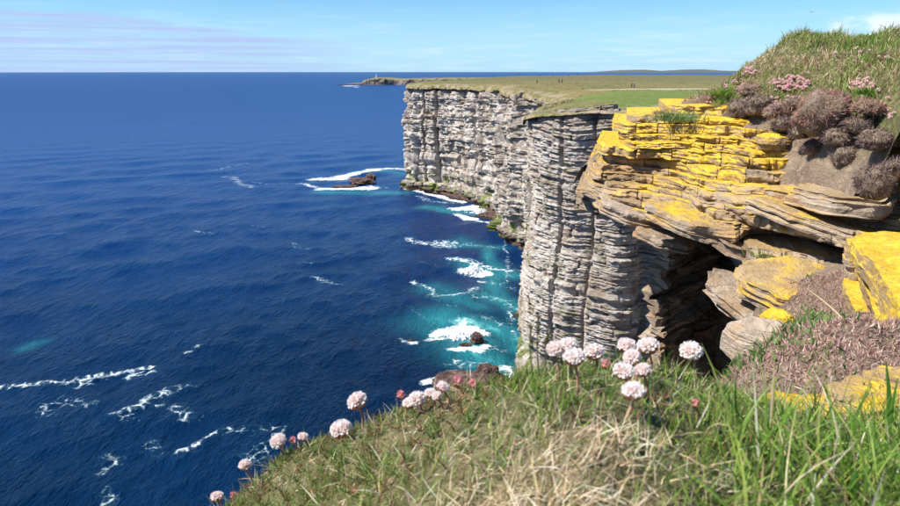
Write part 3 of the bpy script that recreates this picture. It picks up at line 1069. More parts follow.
def build_hills():
    m = mat_flat('moor', (.10, .10, .055), .95, .3, .0008)
    Y0 = 19500.
    px = np.linspace(585, 1100, 420)
    h = np.interp(px, [585, 600, 622, 645, 662, 680, 700, 722, 745, 800, 860, 1000, 1100], [0, 40, 105, 118, 75, 120, 145, 85, 60, 110, 150, 130, 90])
    X = (px - 450) / FPX / (cP + .27 * sP) * Y0
    h = np.maximum(0, h * .62 + 14 * fbm(np.c_[X / 900., 0 * X], 4, 3) * sstep(585, 610, px))
    rows = [np.stack([X, np.full_like(X, Y0 - 700), 0 * X - 2], -1), np.stack([X, np.full_like(X, Y0 - 300), h * .6], -1), np.stack([X, np.full_like(X, Y0), h], -1), np.stack([X, np.full_like(X, Y0 + 1500), h * .3], -1), np.stack([X, np.full_like(X, Y0 + 2200), 0 * X - 2], -1)]
    V = np.stack(rows).reshape(-1, 3)
    tag(link('hills', mesh_np('hills', V, grid_faces(5, len(px)), True), m), kind='structure')


build_hills()

# ------------------------------------------------------------------ near ground: foreground turf + heath slope (one height field)
def rbf_fit(pts, smooth=1e-3):
    pts = np.asarray(pts, float); xy = pts[:, :2]; z = pts[:, 2]; n = len(z)
    d = np.hypot(xy[:, None, 0] - xy[None, :, 0], xy[:, None, 1] - xy[None, :, 1])
    K = np.where(d > 0, d ** 2 * np.log(d + 1e-12), 0) + np.eye(n) * smooth
    Pm = np.c_[np.ones(n), xy]
    A = np.block([[K, Pm], [Pm.T, np.zeros((3, 3))]])
    w = np.linalg.solve(A, np.r_[z, 0, 0, 0])

    def ev(q):
        q = np.asarray(q, float); sh = q.shape[:-1]; q = q.reshape(-1, 2); r = np.zeros(len(q))
        for i in range(0, len(q), 40000):
            b = q[i:i + 40000]
            dd = np.hypot(b[:, None, 0] - xy[None, :, 0], b[:, None, 1] - xy[None, :, 1])
            r[i:i + 40000] = np.where(dd > 0, dd ** 2 * np.log(dd + 1e-12), 0) @ w[:n] + w[n] + b @ w[n + 1:]
        return r.reshape(sh)
    return ev


gpts = []
for px, py, Y in [(235, 512, .74), (268, 468, .76), (300, 452, .74), (340, 440, .72), (300, 506, .58), (380, 424, .70), (380, 462, .57), (380, 506, .47), (455, 395, .68), (460, 440, .52), (460, 506, .41),
                  (510, 386, .66), (560, 380, .62), (560, 405, .5), (560, 450, .42), (560, 506, .36), (610, 378, .64), (640, 378, .68), (640, 405, .52), (640, 450, .43), (640, 506, .36),
                  (700, 388, .72), (700, 424, .52), (700, 506, .37), (780, 424, .78), (780, 455, .58), (780, 506, .42), (880, 446, .80), (880, 506, .45), (960, 470, .75),
                  # heath slope to the right
                  (722, 402, 1.45), (800, 404, 1.25), (905, 398, 1.15), (730, 384, 1.75), (820, 352, 2.1), (900, 345, 2.0), (762, 346, 2.55), (825, 326, 2.7), (885, 322, 2.45), (800, 318, 3.0), (850, 306, 3.0), (960, 330, 2.2), (1000, 380, 1.3)]:
    gpts.append(P(px, py, Y))
G = [tuple(p) for p in gpts]
for x, y, z in [(-.45, .62, -.66), (-.6, .2, -.55), (-.3, 0, -.42), (.3, 0, -.36), (.9, 0, -.38), (1.6, .3, -.45), (1.8, 1.2, -.55), (2.2, 2.2, -.72),
                # beyond the crest the turf rolls over the edge
                (-.75, 1.0, -1.4), (-.35, 1.15, -1.25), (0, 1.15, -1.1), (.25, 1.2, -1.15), (.45, 1.35, -1.2), (.55, 1.8, -1.5), (.75, 2.3, -1.75), (.95, 2.9, -2.1),
                (-1.2, .4, -1.3), (2.2, 3.4, -1.0), (1.6, 3.5, -1.25), (3.2, .4, -.42), (3.4, 1.8, -.62), (4.6, 0, -.3), (5.2, 2, -.45), (2.9, 3.2, -.95), (4.2, 3.4, -.7), (5.2, -.5, -.2)]:
    G.append((x, y, CAMZ + z))
ground_fn = rbf_fit(G, 2e-3)


EY = [-.6, .6, .95, 1.08, 1.45, 1.8, 2.2, 2.6, 3.2, 3.7]
EX = [-1.45, -1.4, -1.2, .38, .60, .79, 1.0, 1.20, 1.55, 1.9]


def ground_z(q):
    q = np.asarray(q, float)
    z = ground_fn(q)
    z = np.maximum(z, CAMZ - 3.4)
    far = sstep(.8, 1.6, q[..., 1])
    ex = np.interp(q[..., 1], EY, EX) + .05 * vnoise(q * 7, 3)
    z = z - 7 * np.clip(ex - q[..., 0], 0, .4) * sstep(1.0, 1.3, q[..., 1])
    z = z + (.006 + .03 * far) * fbm(q * 9, 4, 3) + .075 * far * np.abs(fbm(q * 6, 3, 13)) + .010 * fbm(q * 3.3, 2, 8) + .012 * (1 - far) * np.abs(fbm(q * 11, 2, 18))
    return z


def build_ground():
    xs = np.linspace(-1.5, 5.4, 300); ys = np.linspace(-.6, 3.7, 210)
    X, Y = np.meshgrid(xs, ys, indexing='xy')
    q = np.stack([X, Y], -1); z = ground_z(q)
    V = np.c_[q.reshape(-1, 2), z.ravel()]
    F = grid_faces(210, 300)
    # the sheet ends where the slope goes over the edge
    edge = np.interp(Y.ravel(), EY, EX) - .25
    kf = (V[:, 0] > edge)[F].all(1)
    o = link('ground', mesh_np('ground', V, F[kf], True, {'turf': .9 * sstep(1.15, .9, V[:, 1])}), M_EARTH)
    tag(o, kind='structure')


build_ground()

# rock body that carries the turf (continues the cliff under the viewer)
_s, _xy = resample(np.array([(3.0, 4.2), (1.95, 3.7), (1.3, 2.6), (.9, 1.8), (.5, 1.15), (-.9, .9), (-1.5, .2), (-3, -2.5), (-8, -9)], float), .12)
root = bpy.data.objects.new('cliff', None); COL.objects.link(root); root.location = (1, 0, 44); root['kind'] = 'structure'
root['label'] = 'rock face under the foreground turf'
_lay = []; _z = 38.0
_rg = np.random.default_rng(2)
while _z < 47.4:
    _h0 = _rg.uniform(.12, .3); _lay.append((_z, _z + _h0, 0 * _s)); _z += _h0
build_stack('under', lambda zm: _xy + normals(_xy) * (-.5), None, _lay, lambda k, zm: np.ones(len(_s), bool), 1.6, (.5, 1.6), .06, .06, 3, 5,
            M_LEDGE, root, 'rock_slab', 0, None, lambda *a: {'lichen': 0.0, 'shade': .3}, (.1, .3), .25, (1, 0, 44), 2, .01)

# ------------------------------------------------------------------ the mound (height field sunk into the slabs below it)
Mp = []
for px, py, Y in [(640, 132, 5.9), (690, 112, 5.5), (703, 100, 5.6), (730, 81, 5.6), (762, 61, 5.6), (788, 43, 5.35), (806, 35, 5.3), (822, 42, 5.25), (838, 51, 5.1), (868, 48, 5.0), (900, 40, 4.9), (960, 33, 4.7),
                  (715, 112, 5.0), (760, 96, 4.75), (800, 88, 4.4), (850, 88, 4.0), (900, 98, 3.5), (800, 62, 4.9), (850, 65, 4.55), (900, 66, 4.2), (960, 70, 3.9),
                  (745, 118, 4.85), (775, 126, 4.50), (800, 134, 4.35), (840, 140, 4.0), (860, 120, 3.85), (905, 150, 3.1), (900, 125, 3.3), (960, 140, 2.9), (1010, 180, 2.5), (780, 226, 4.0), (740, 215, 4.3), (820, 232, 3.7), (860, 244, 3.3), (700, 140, 4.95), (700, 200, 4.5), (655, 160, 5.2), (905, 262, 2.75), (880, 250, 3.0),
                  (780, 176, 4.45), (850, 178, 4.0), (880, 185, 3.45), (905, 200, 3.0), (870, 160, 3.65), (960, 230, 2.3)]:
    Mp.append(tuple(P(px, py, Y)))
for x, y, z in [(1.2, 5.8, -.8), (1.5, 6.3, -.8), (2.0, 6.6, -.55), (2.2, 7.4, -.8), (3.0, 6.7, -.30), (4.2, 6, .22), (3.5, 6.2, .05), (1.2, 7, -1.4), (3.0, 8, -.9), (5.0, 4, .2), (3.05, 2.3, -.78), (3.6, 2.2, -.5), (4.5, 2.2, -.25), (2.7, 1.9, -1.05), (3.5, 1.5, -.8), (4.8, 1.5, -.6), (3.4, 3.0, -.18), (5, 8, .1), (2.7, 7.2, -.7), (3.6, 7.4, -.3), (5.4, 2.6, -.1), (2.4, 3.0, -.20), (2.42, 3.5, -.06), (2.8, 3.0, -.12), (2.85, 3.5, .0), (2.25, 2.75, -.34), (2.4, 2.5, -.46), (2.05, 2.6, -.70), (1.9, 2.0, -.9), (2.45, 4.0, .0)]:
    Mp.append((x, y, CAMZ + z))
mound_fn = rbf_fit(Mp, 6e-3)


def mound_z(q):
    q = np.asarray(q, float)
    return mound_fn(q) + .095 * fbm(q * 2.3, 3, 6) + .05 * np.abs(fbm(q * 5.5, 2, 17)) + .022 * fbm(q * 11, 3, 7)


def build_mound():
    xs = np.linspace(1.2, 5.6, 230); ys = np.linspace(1.4, 8.2, 270)
    X, Y = np.meshgrid(xs, ys, indexing='xy')
    q = np.stack([X, Y], -1); z = mound_z(q)
    V = np.c_[q.reshape(-1, 2), z.ravel()]
    F = grid_faces(270, 230)
    x = V[:, 0]; y = V[:, 1]; zz = V[:, 2] - CAMZ
    ok = (zz > -1.05)
    # front limit: stays behind the slab fronts
    lim = np.interp(x, [1.2, 1.6, 2.0, 2.4, 2.7, 3.2, 5.6], [5.75, 5.15, 4.0, 3.0, 2.3, 1.5, 1.4])
    ok &= y > lim
    kf = ok[F].all(1)
    V2 = V
    px_, py_ = proj(V)
    soil = sstep(108, 128, py_ - .10 * (px_ - 780)) * sstep(875, 858, px_) * sstep(700, 740, px_)
    soil = np.maximum(soil, sstep(140, 160, py_))
    o = link('mound', mesh_np('mound', V2, F[kf], True, {'turf': 1 - soil}), M_EARTH)
    tag(o, kind='structure')


build_mound()

# ------------------------------------------------------------------ lichen-covered outcrop: stack of slabs
ZT = np.array([-.26, -.40, -.55, -.70, -.80, -.90, -.945, -.99, -1.04, -1.12, -1.22, -1.40, -1.7, -2.1, -5.5])
PXT = np.array([575, 600, 620, 660, 700, 735, 750, 780, 820, 860, 900, 950], float)
YT = np.array([
    [5.8, 5.7, 5.55, 5.35, 5.10, 4.95, 4.9, 4.8, 4.75, 4.6, 4.4, 4.2],
    [5.6, 5.5, 5.35, 5.15, 4.85, 4.65, 4.6, 4.5, 4.5, 4.3, 4.1, 4.0],
    [5.5, 5.35, 5.2, 5.00, 4.65, 4.45, 4.38, 4.30, 4.25, 4.1, 3.9, 3.8],
    [5.4, 5.25, 5.35, 5.15, 4.55, 4.30, 4.20, 4.10, 4.05, 3.85, 3.7, 3.6],
    [5.3, 5.10, 5.15, 4.95, 4.42, 4.12, 4.00, 3.85, 3.70, 3.55, 3.4, 3.3],
    [5.2, 5.00, 4.85, 4.65, 4.30, 4.00, 3.85, 3.65, 3.45, 3.25, 3.1, 3.0],
    [5.15, 4.98, 4.80, 4.55, 4.22, 3.98, 4.05, 4.05, 3.85, 3.60, 3.4, 3.3],
    [5.15, 4.98, 4.78, 4.48, 4.15, 3.95, 4.1, 4.10, 3.95, 3.70, 3.5, 3.4],
    [5.25, 5.02, 4.80, 4.50, 4.20, 3.95, 3.75, 3.70, 3.60, 3.55, 3.4, 3.3],
    [5.40, 5.20, 5.20, 5.60, 5.70, 5.60, 3.70, 3.42, 3.30, 3.30, 3.3, 3.2],
    [5.70, 5.70, 5.90, 6.10, 6.50, 6.90, 3.85, 3.45, 3.25, 3.25, 3.3, 3.2],
    [6.1, 6.1, 6.1, 6.30, 6.90, 7.40, 4.4, 3.60, 3.35, 3.3, 3.3, 3.3],
    [6.2, 6.2, 6.2, 6.40, 7.00, 7.60, 4.9, 4.2, 3.7, 3.6, 3.5, 3.5],
    [6.2, 6.2, 6.2, 6.40, 7.00, 7.60, 5.2, 4.6, 4.0, 3.9, 3.8, 3.7],
    [6.2, 6.2, 6.2, 6.40, 7.00, 7.60, 5.4, 5.0, 4.2, 4.1, 4.0, 3.9]])
TIPZ = [-5.5, -1.9, -1.66, -1.43, -1.26, -1.06, -.83, -.68, -.49, -.34, -.26]
TIPX = [646, 650, 648, 622, 600, 580, 583, 600, 612, 622, 630]
_px = np.r_[np.arange(575, 948, 1.7)]


def out_cols(zm):
    zr = zm - CAMZ
    Yc = np.array([np.interp(-zr, -ZT, YT[:, j]) for j in range(len(PXT))])
    Y = np.interp(_px, PXT, Yc)
    Y = Y + .13 * fbm(np.c_[_px / 34., 0 * _px + zm * 7], 4, 4, .6)
    return np.stack([plan(_px, zr, Y), Y], -1)


def out_valid(k, zm):
    zr = zm - CAMZ
    tip = np.interp(zr, TIPZ, TIPX)
    tip = tip + (9 * math.sin(k * 2.3) + 4 * math.sin(k * 5.1) if zr > -1.3 else -8)
    ok = _px > tip
    if zr > -.36:                    # only the highest bench by the plantain tuft
        ok &= _px < 800
    if zr > -.31:
        ok &= (_px > 664) & (_px < 730)
    return ok


def slab_props(v, zm, i, j, rnd):
    px = _px[(i + j) // 2]; zr = zm - CAMZ
    L = 0.05
    # where the yellow crust is thick in the photograph
    if zr > -.64 and px < 800: L = .82 - .26 * rnd
    elif zr > -.76 and px < 780 and px > 670: L = .76 - .3 * rnd
    elif zr > -.84 and px < 645: L = .62 - .3 * rnd
    elif -1.0 < zr < -.76 and px < 745 and px > 640: L = .60 - .35 * rnd
    elif -.94 < zr < -.76 and px > 745: L = .52 - .3 * rnd
    elif -1.20 < zr < -1.0 and px > 738: L = .30 - .15 * rnd
    elif zr > -1.05: L = .12 + .3 * rnd
    if zr < -1.25: L = -.3
    return {'lichen': float(L), 'shade': float(rnd)}


_lay = []; _z = CAMZ - 1.42; _rg = np.random.default_rng(12)
while _z < CAMZ - .27:
    _up = _z > CAMZ - .80
    _h0 = _rg.uniform(.024, .062) if _rg.random() > .2 else _rg.uniform(.06, .085)
    if _z < CAMZ - 1.3: _h0 *= 1.7
    if _z < CAMZ - 2.6: _h0 *= 2.5
    if _up: _h0 = _rg.uniform(.045, .085)
    x_ = np.linspace(0, 1, len(_px))
    _lay.append((_z, _z + _h0, .018 * np.sin(x_ * 9 + _z * 3) + .012 * vnoise(np.c_[_px / 40., 0 * _px + _z * 4], 3))); _z += _h0
out_root = empty('rock_outcrop', (2.0, 4.6, CAMZ - 2.9), 'overhanging outcrop of thin sandstone slabs crusted with bright yellow lichen', 'rock outcrop')
_on = np.tile([-.25, -.968], (len(_px), 1))
nb = build_stack('outcrop', out_cols, _on, _lay, out_valid, lambda zm: 1.3 if zm - CAMZ > -.78 else 2.0, (.16, .85), .038, .060, 6.0, 8, M_LEDGE, out_root, 'rock_slab',
                 225, (0, 0, CAMZ), slab_props, (.03, .09, .18, .30, .50, .80), .12, (2.0, 4.6, CAMZ - 2.9), 6, .003, .18, 2.4, .16, (.25, .968))
print('outcrop blocks', nb)

# the back wall and the right-hand jamb of the hollow under the lip
_w = np.array([[plan(p_, -1.9, y_), y_] for p_, y_ in [(664, 6.35), (672, 6.5), (700, 6.95), (735, 7.6), (760, 7.2), (762, 6.0), (752, 4.9), (752, 4.3), (775, 4.05), (830, 3.75), (900, 3.6), (960, 3.6)]])
_ws, _wp = resample(smooth_poly(_w, 2), .05)
_wn = normals(_wp)
_wn = np.stack([np.convolve(np.pad(_wn[:, i], 12, mode='edge'), np.ones(25) / 25, 'valid') for i in range(2)], -1)
_wn /= np.hypot(*_wn.T)[:, None]
_lay = []; _z = CAMZ - 5.4; _rg = np.random.default_rng(31)
while _z < CAMZ - 1.24:
    _h0 = _rg.uniform(.035, .11) * (1 if _z > CAMZ - 2.8 else 2.6)
    _lay.append((_z, _z + _h0, .05 * np.sin(_ws * 1.3) - .10 * (_ws - 4.5) * .3 * (_ws > 4.5))); _z += _h0
nb = build_stack('hollow', lambda zm: _wp + _wn * (.12 * fbm(np.c_[_ws * 1.1, 0 * _ws + zm * 3.1], 3, 41) )[:, None], _wn, _lay,
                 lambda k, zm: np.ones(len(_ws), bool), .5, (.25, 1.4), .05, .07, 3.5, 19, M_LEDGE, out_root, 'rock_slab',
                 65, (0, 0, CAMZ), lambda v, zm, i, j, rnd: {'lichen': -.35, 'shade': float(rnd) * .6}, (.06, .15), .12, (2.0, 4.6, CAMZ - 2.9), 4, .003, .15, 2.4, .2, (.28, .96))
print('hollow blocks', nb)


def near_rock(px, py, Y, sc_, rz, seed, lichen, shade, label=None, power=3.4, rough=.2, strata=.2, tx=0., ty=0., parent=out_root, name='boulder', n=20):
    V, F = lump_vf(n, sc_, seed, power, rough, strata, 1.8)
    V = rotz(roty(rotx(V, tx), ty), rz)
    p = P(px, py, Y)
    if parent is not None:
        o = link(name, mesh_np(name, V, F), M_LEDGE, parent, tuple(p - np.array(parent.location)))
        if label: o['label'] = label
    else:
        o = link(name, mesh_np(name, V, F), M_LEDGE, None, tuple(p))
    o['lichen'] = lichen; o['shade'] = shade
    return o


def plate_vf(sx, sy, sz, seed, nlay=4, na=76):
    """broken sandstone plate: an angular outline, thin beds showing in its edge, slightly uneven top"""
    r2 = np.random.default_rng(seed)
    m = r2.integers(6, 9); ang = np.sort((np.arange(m) + r2.uniform(-.32, .32, m)) * 2 * math.pi / m); rad = r2.uniform(.82, 1.12, m)
    A = np.linspace(0, 2 * math.pi, na, endpoint=False)
    px_ = np.r_[ang, ang[:1] + 2 * math.pi]; cx_ = np.cos(px_) * np.r_[rad, rad[:1]]; cy_ = np.sin(px_) * np.r_[rad, rad[:1]]
    A2 = np.where(A < ang[0], A + 2 * math.pi, A)
    k = np.clip(np.searchsorted(px_, A2, side='right') - 1, 0, m - 1)
    x0, y0, x1, y1 = cx_[k], cy_[k], cx_[k + 1], cy_[k + 1]
    ca, sa = np.cos(A), np.sin(A)
    den = ca * (y1 - y0) - sa * (x1 - x0)
    R0 = (x0 * (y1 - y0) - y0 * (x1 - x0)) / den
    rows = []
    zs = -1 + 2 * np.r_[0, np.sort(r2.uniform(.12, .88, nlay - 1)), 1]
    for c_ in (.02, .5, .85):
        rows.append((c_ * R0, np.full(na, -1.0)))
    for l in range(nlay):
        o = 1 + (.10 * r2.uniform(-1, .6)) + .10 * fbm(np.c_[ca * 2 + l * 9, sa * 2], 4, seed + l, .6)
        for q, u in enumerate((.04, .5, .93)):
            rows.append((R0 * o * (1 - .02 * (q != 1)), np.full(na, zs[l] + (zs[l + 1] - zs[l]) * u)))
    for c_ in (.93, .8, .62, .42, .2, .02):
        rows.append((R0 * c_, 1 + .22 * fbm(np.c_[ca * c_ * 3, sa * c_ * 3], 4, seed + 50)))
    V = np.concatenate([np.c_[r * ca * sx, r * sa * sy, z * sz] for r, z in rows])
    V += .020 * np.stack([fbm(V * 14 + 3 * i, 3, seed + i) for i in range(3)], -1) * [1, 1, .5]
    return V, grid_faces(len(rows), na, True)


def plate(px, py, Y, sc_, rz, seed, lichen, shade, label=None, tx=0., ty=0., nlay=4, name='rock_slab'):
    V, F = plate_vf(*sc_, seed, nlay)
    V = rotz(roty(rotx(V, tx), ty), rz)
    p = P(px, py, Y)
    o = link(name, mesh_np(name, V, F), M_LEDGE, out_root, tuple(p - np.array(out_root.location)))
    if label: o['label'] = label
    o['lichen'] = lichen; o['shade'] = shade


# shaped single stones of the outcrop
V_, F_ = lump_vf(30, (.42, .66, .21), 61, 7, .10, .22, 2.2)
_o = link('boulder', mesh_np('boulder', rotz(V_, -.40), F_), M_LEDGE, out_root, (2.03 - 2.0, 2.30 - 4.6, -.91 + 2.9))
_o['lichen'] = .62; _o['shade'] = .4; _o['label'] = 'big block with an unbroken yellow lichen top at the right'
plate(796, 288, 3.40, (.40, .27, .050), -.45, 62, .40, .9, 'pale tongue slab streaked with yellow', .25, .12, 5)
plate(752, 303, 3.55, (.30, .20, .035), -.5, 63, .10, .6, None, .22, .30, 4)
plate(765, 316, 3.40, (.28, .20, .030), -.55, 64, .05, .5, None, .22, .34, 4)
plate(742, 292, 3.72, (.22, .18, .025), -.4, 163, .0, .3, None, .2, .30, 3)
plate(812, 216, 3.80, (.42, .34, .040), -.42, 65, .30, 1.0, 'long pale ledge with a sharp lower edge', .05, .20, 4)
plate(700, 222, 4.30, (.34, .30, .055), -.45, 66, .40, .8, 'jutting yellow lip over the dark hollow', .05, .20, 5)
plate(640, 212, 4.86, (.30, .28, .05), -.5, 67, .10, .8, None, .05, .22, 5)
plate(664, 236, 4.62, (.24, .24, .03), -.5, 167, .0, .3, None, .05, .25, 4)
plate(742, 246, 4.05, (.20, .24, .035), -.4, 168, .12, .3, None, .05, .22, 4)
near_rock(858, 262, 3.02, (.055, .05, .12), -.3, 68, .42, 1.0, 'small upright stone with a yellow foot in the black crevice', 3.4, .2, .3, tx=.15, ty=-.2)
plate(842, 200, 3.70, (.27, .26, .05), -.35, 69, .26, 1.0, None, 0, .03, 4)
plate(802, 199, 3.95, (.26, .25, .065), -.35, 70, .34, .6, 'blocky yellow-faced stone under the bare earth', 0, -.05, 3)
near_rock(772, 142, 4.45, (.10, .16, .055), -.35, 71, .62, .6, 'small yellow stone at the end of the top bench', 4, .15, .4)
# loose boulders on the heath slope
V, F = plate_vf(.145, .13, .065, 75, 3)
b = link('boulder', mesh_np('boulder', rotz(rotx(V, .16), -.35), F), M_LEDGE, None, tuple(P(763, 344, 2.50))); b['lichen'] = -.25; b['shade'] = 1.2
tag(b, 'bare buff slab-like boulder at the edge of the heath slope', 'boulder')
b = near_rock(757, 332, 2.62, (.085, .07, .05), .3, 76, .75, .6, None, 2.6, .2, 0, parent=None); tag(b, 'small yellow-crusted stone above the bare buff boulder', 'stone', 'stones by the buff boulder')
b = near_rock(778, 320, 2.75, (.05, .07, .045), .5, 77, .75, .6, None, 2.6, .2, 0, parent=None); tag(b, 'small yellow-crusted stone furthest up by the plantain tuft', 'stone', 'stones by the buff boulder')
for i, (px, py, Y, sx, sy, sz, sd, lb) in enumerate([
    (798, 412, 1.02, .060, .05, .035, 81, 'round knob of yellow lichen rock behind the grass, left of the tall blades'),
    (752, 417, 1.06, .045, .04, .025, 82, 'leftmost low yellow lichen rock behind the grass'),
    (862, 402, 1.05, .080, .06, .045, 83, 'largest yellow lichen rock among the tall grass blades'),
    (902, 388, 1.12, .055, .06, .045, 84, 'yellow lichen rock at the right edge of the picture'),
    (826, 412, 1.05, .035, .05, .025, 85, 'small yellow lichen rock between the knob and the largest one')]):
    b = near_rock(px, py + 3, Y, (sx * .9, sy * .9, sz * .75), .2 * i, sd, .50, .6, None, 3.2, .34, .35, parent=None, n=22)
    tag(b, lb, 'lichen rock', 'yellow lichen rocks behind the foreground grass')


# ------------------------------------------------------------------ vegetation
def blades(root, direction, length, width, curve, color, seg=3, seed=0, fold=True):
    """many tapering, curving blades as one mesh. root (n,3), direction (n,3) unit"""
    n = len(root); rg = np.random.default_rng(seed)
    d = direction / np.linalg.norm(direction, axis=1, keepdims=True)
    side = np.cross(d, rg.normal(size=(n, 3))); side /= np.linalg.norm(side, axis=1, keepdims=True) + 1e-9
    bend = np.cross(side, d)
    t = np.linspace(0, 1, seg + 1)
    pos = root[:, None] + d[:, None] * (length[:, None] * t)[..., None] + (bend * curve[:, None])[:, None] * (length[:, None] * t ** 2)[..., None]
    pos[..., 2] -= (np.abs(curve) * .35 * length)[:, None] * t ** 2
    w = width[:, None] * (1 - t ** 1.6 * .92) * .5
    A = pos + side[:, None] * w[..., None]; B = pos - side[:, None] * w[..., None]
    V = np.stack([A, B], 2).reshape(n, -1, 3)                     # n, (seg+1)*2, 3
    base = (np.arange(n) * (seg + 1) * 2)[:, None, None]
    q = np.arange(seg)[None, :, None] * 2
    F = (base + q + np.array([0, 1, 3, 2])[None, None]).reshape(-1, 4)
    c = np.repeat(color[:, None], (seg + 1) * 2, 1)
    return V.reshape(-1, 3), F, c.reshape(-1, 3)


def veg(name, sets, mat, label, cat=None, kind='stuff', parent=None, org=(0, 0, 0), group=None):
    Vs, Fs, Cs, n = [], [], [], 0
    for V, F, c in sets:
        Vs.append(V); Fs.append(F + n); Cs.append(c); n += len(V)
    m = mesh_np(name, np.concatenate(Vs) - np.array(org), np.concatenate(Fs), True, None, np.concatenate(Cs))
    o = link(name, m, mat, parent, org if parent is None else None)
    if parent is None: tag(o, label, cat, group, kind)
    elif kind: o['kind'] = kind
    return o


def palette(n, cols, rg, jitter=.25):
    cols = np.array(cols, float)
    k = rg.integers(len(cols), size=n)
    c = cols[k] * (1 + jitter * rg.uniform(-1, 1, (n, 1))) * (1 + .08 * rg.uniform(-1, 1, (n, 3)))
    return np.clip(c, .005, .9)


GREEN = [(.11, .22, .025), (.16, .29, .035), (.23, .35, .05), (.07, .14, .02), (.30, .38, .08)]
OLIVE = [(.19, .22, .05), (.27, .28, .08), (.13, .16, .035)]
STRAW = [(.74, .60, .38), (.64, .49, .28), (.84, .73, .54), (.46, .32, .17), (.70, .54, .37)]
RUST = [(.26, .13, .06), (.32, .16, .08), (.20, .10, .05)]
HEATH = [(.42, .24, .20), (.50, .34, .28), (.34, .18, .15), (.58, .44, .36), (.20, .11, .09)]


def scatter(n, fn, xr, yr, rg, dens=None):
    q = np.c_[rg.uniform(*xr, n), rg.uniform(*yr, n)]
    z = fn(q)
    p = np.c_[q, z]
    px, py = proj(p)
    if dens is not None:
        k = rg.random(n) < dens(px, py, p)
        p, px, py = p[k], px[k], py[k]
    return p, px, py


def dirs(n, lean, rg, bias=(0, 0)):
    a = rg.uniform(0, 2 * math.pi, n); l = np.abs(rg.normal(size=n)) * lean
    return np.c_[np.cos(a) * l + bias[0], np.sin(a) * l + bias[1], np.ones(n)]


rg = np.random.default_rng(99)


def area_fg(px, py, p):
    return ((p[:, 1] < 1.02) & (p[:, 1] > .22) & (px > 100) & (px < 1300) & (py < 700)).astype(float)


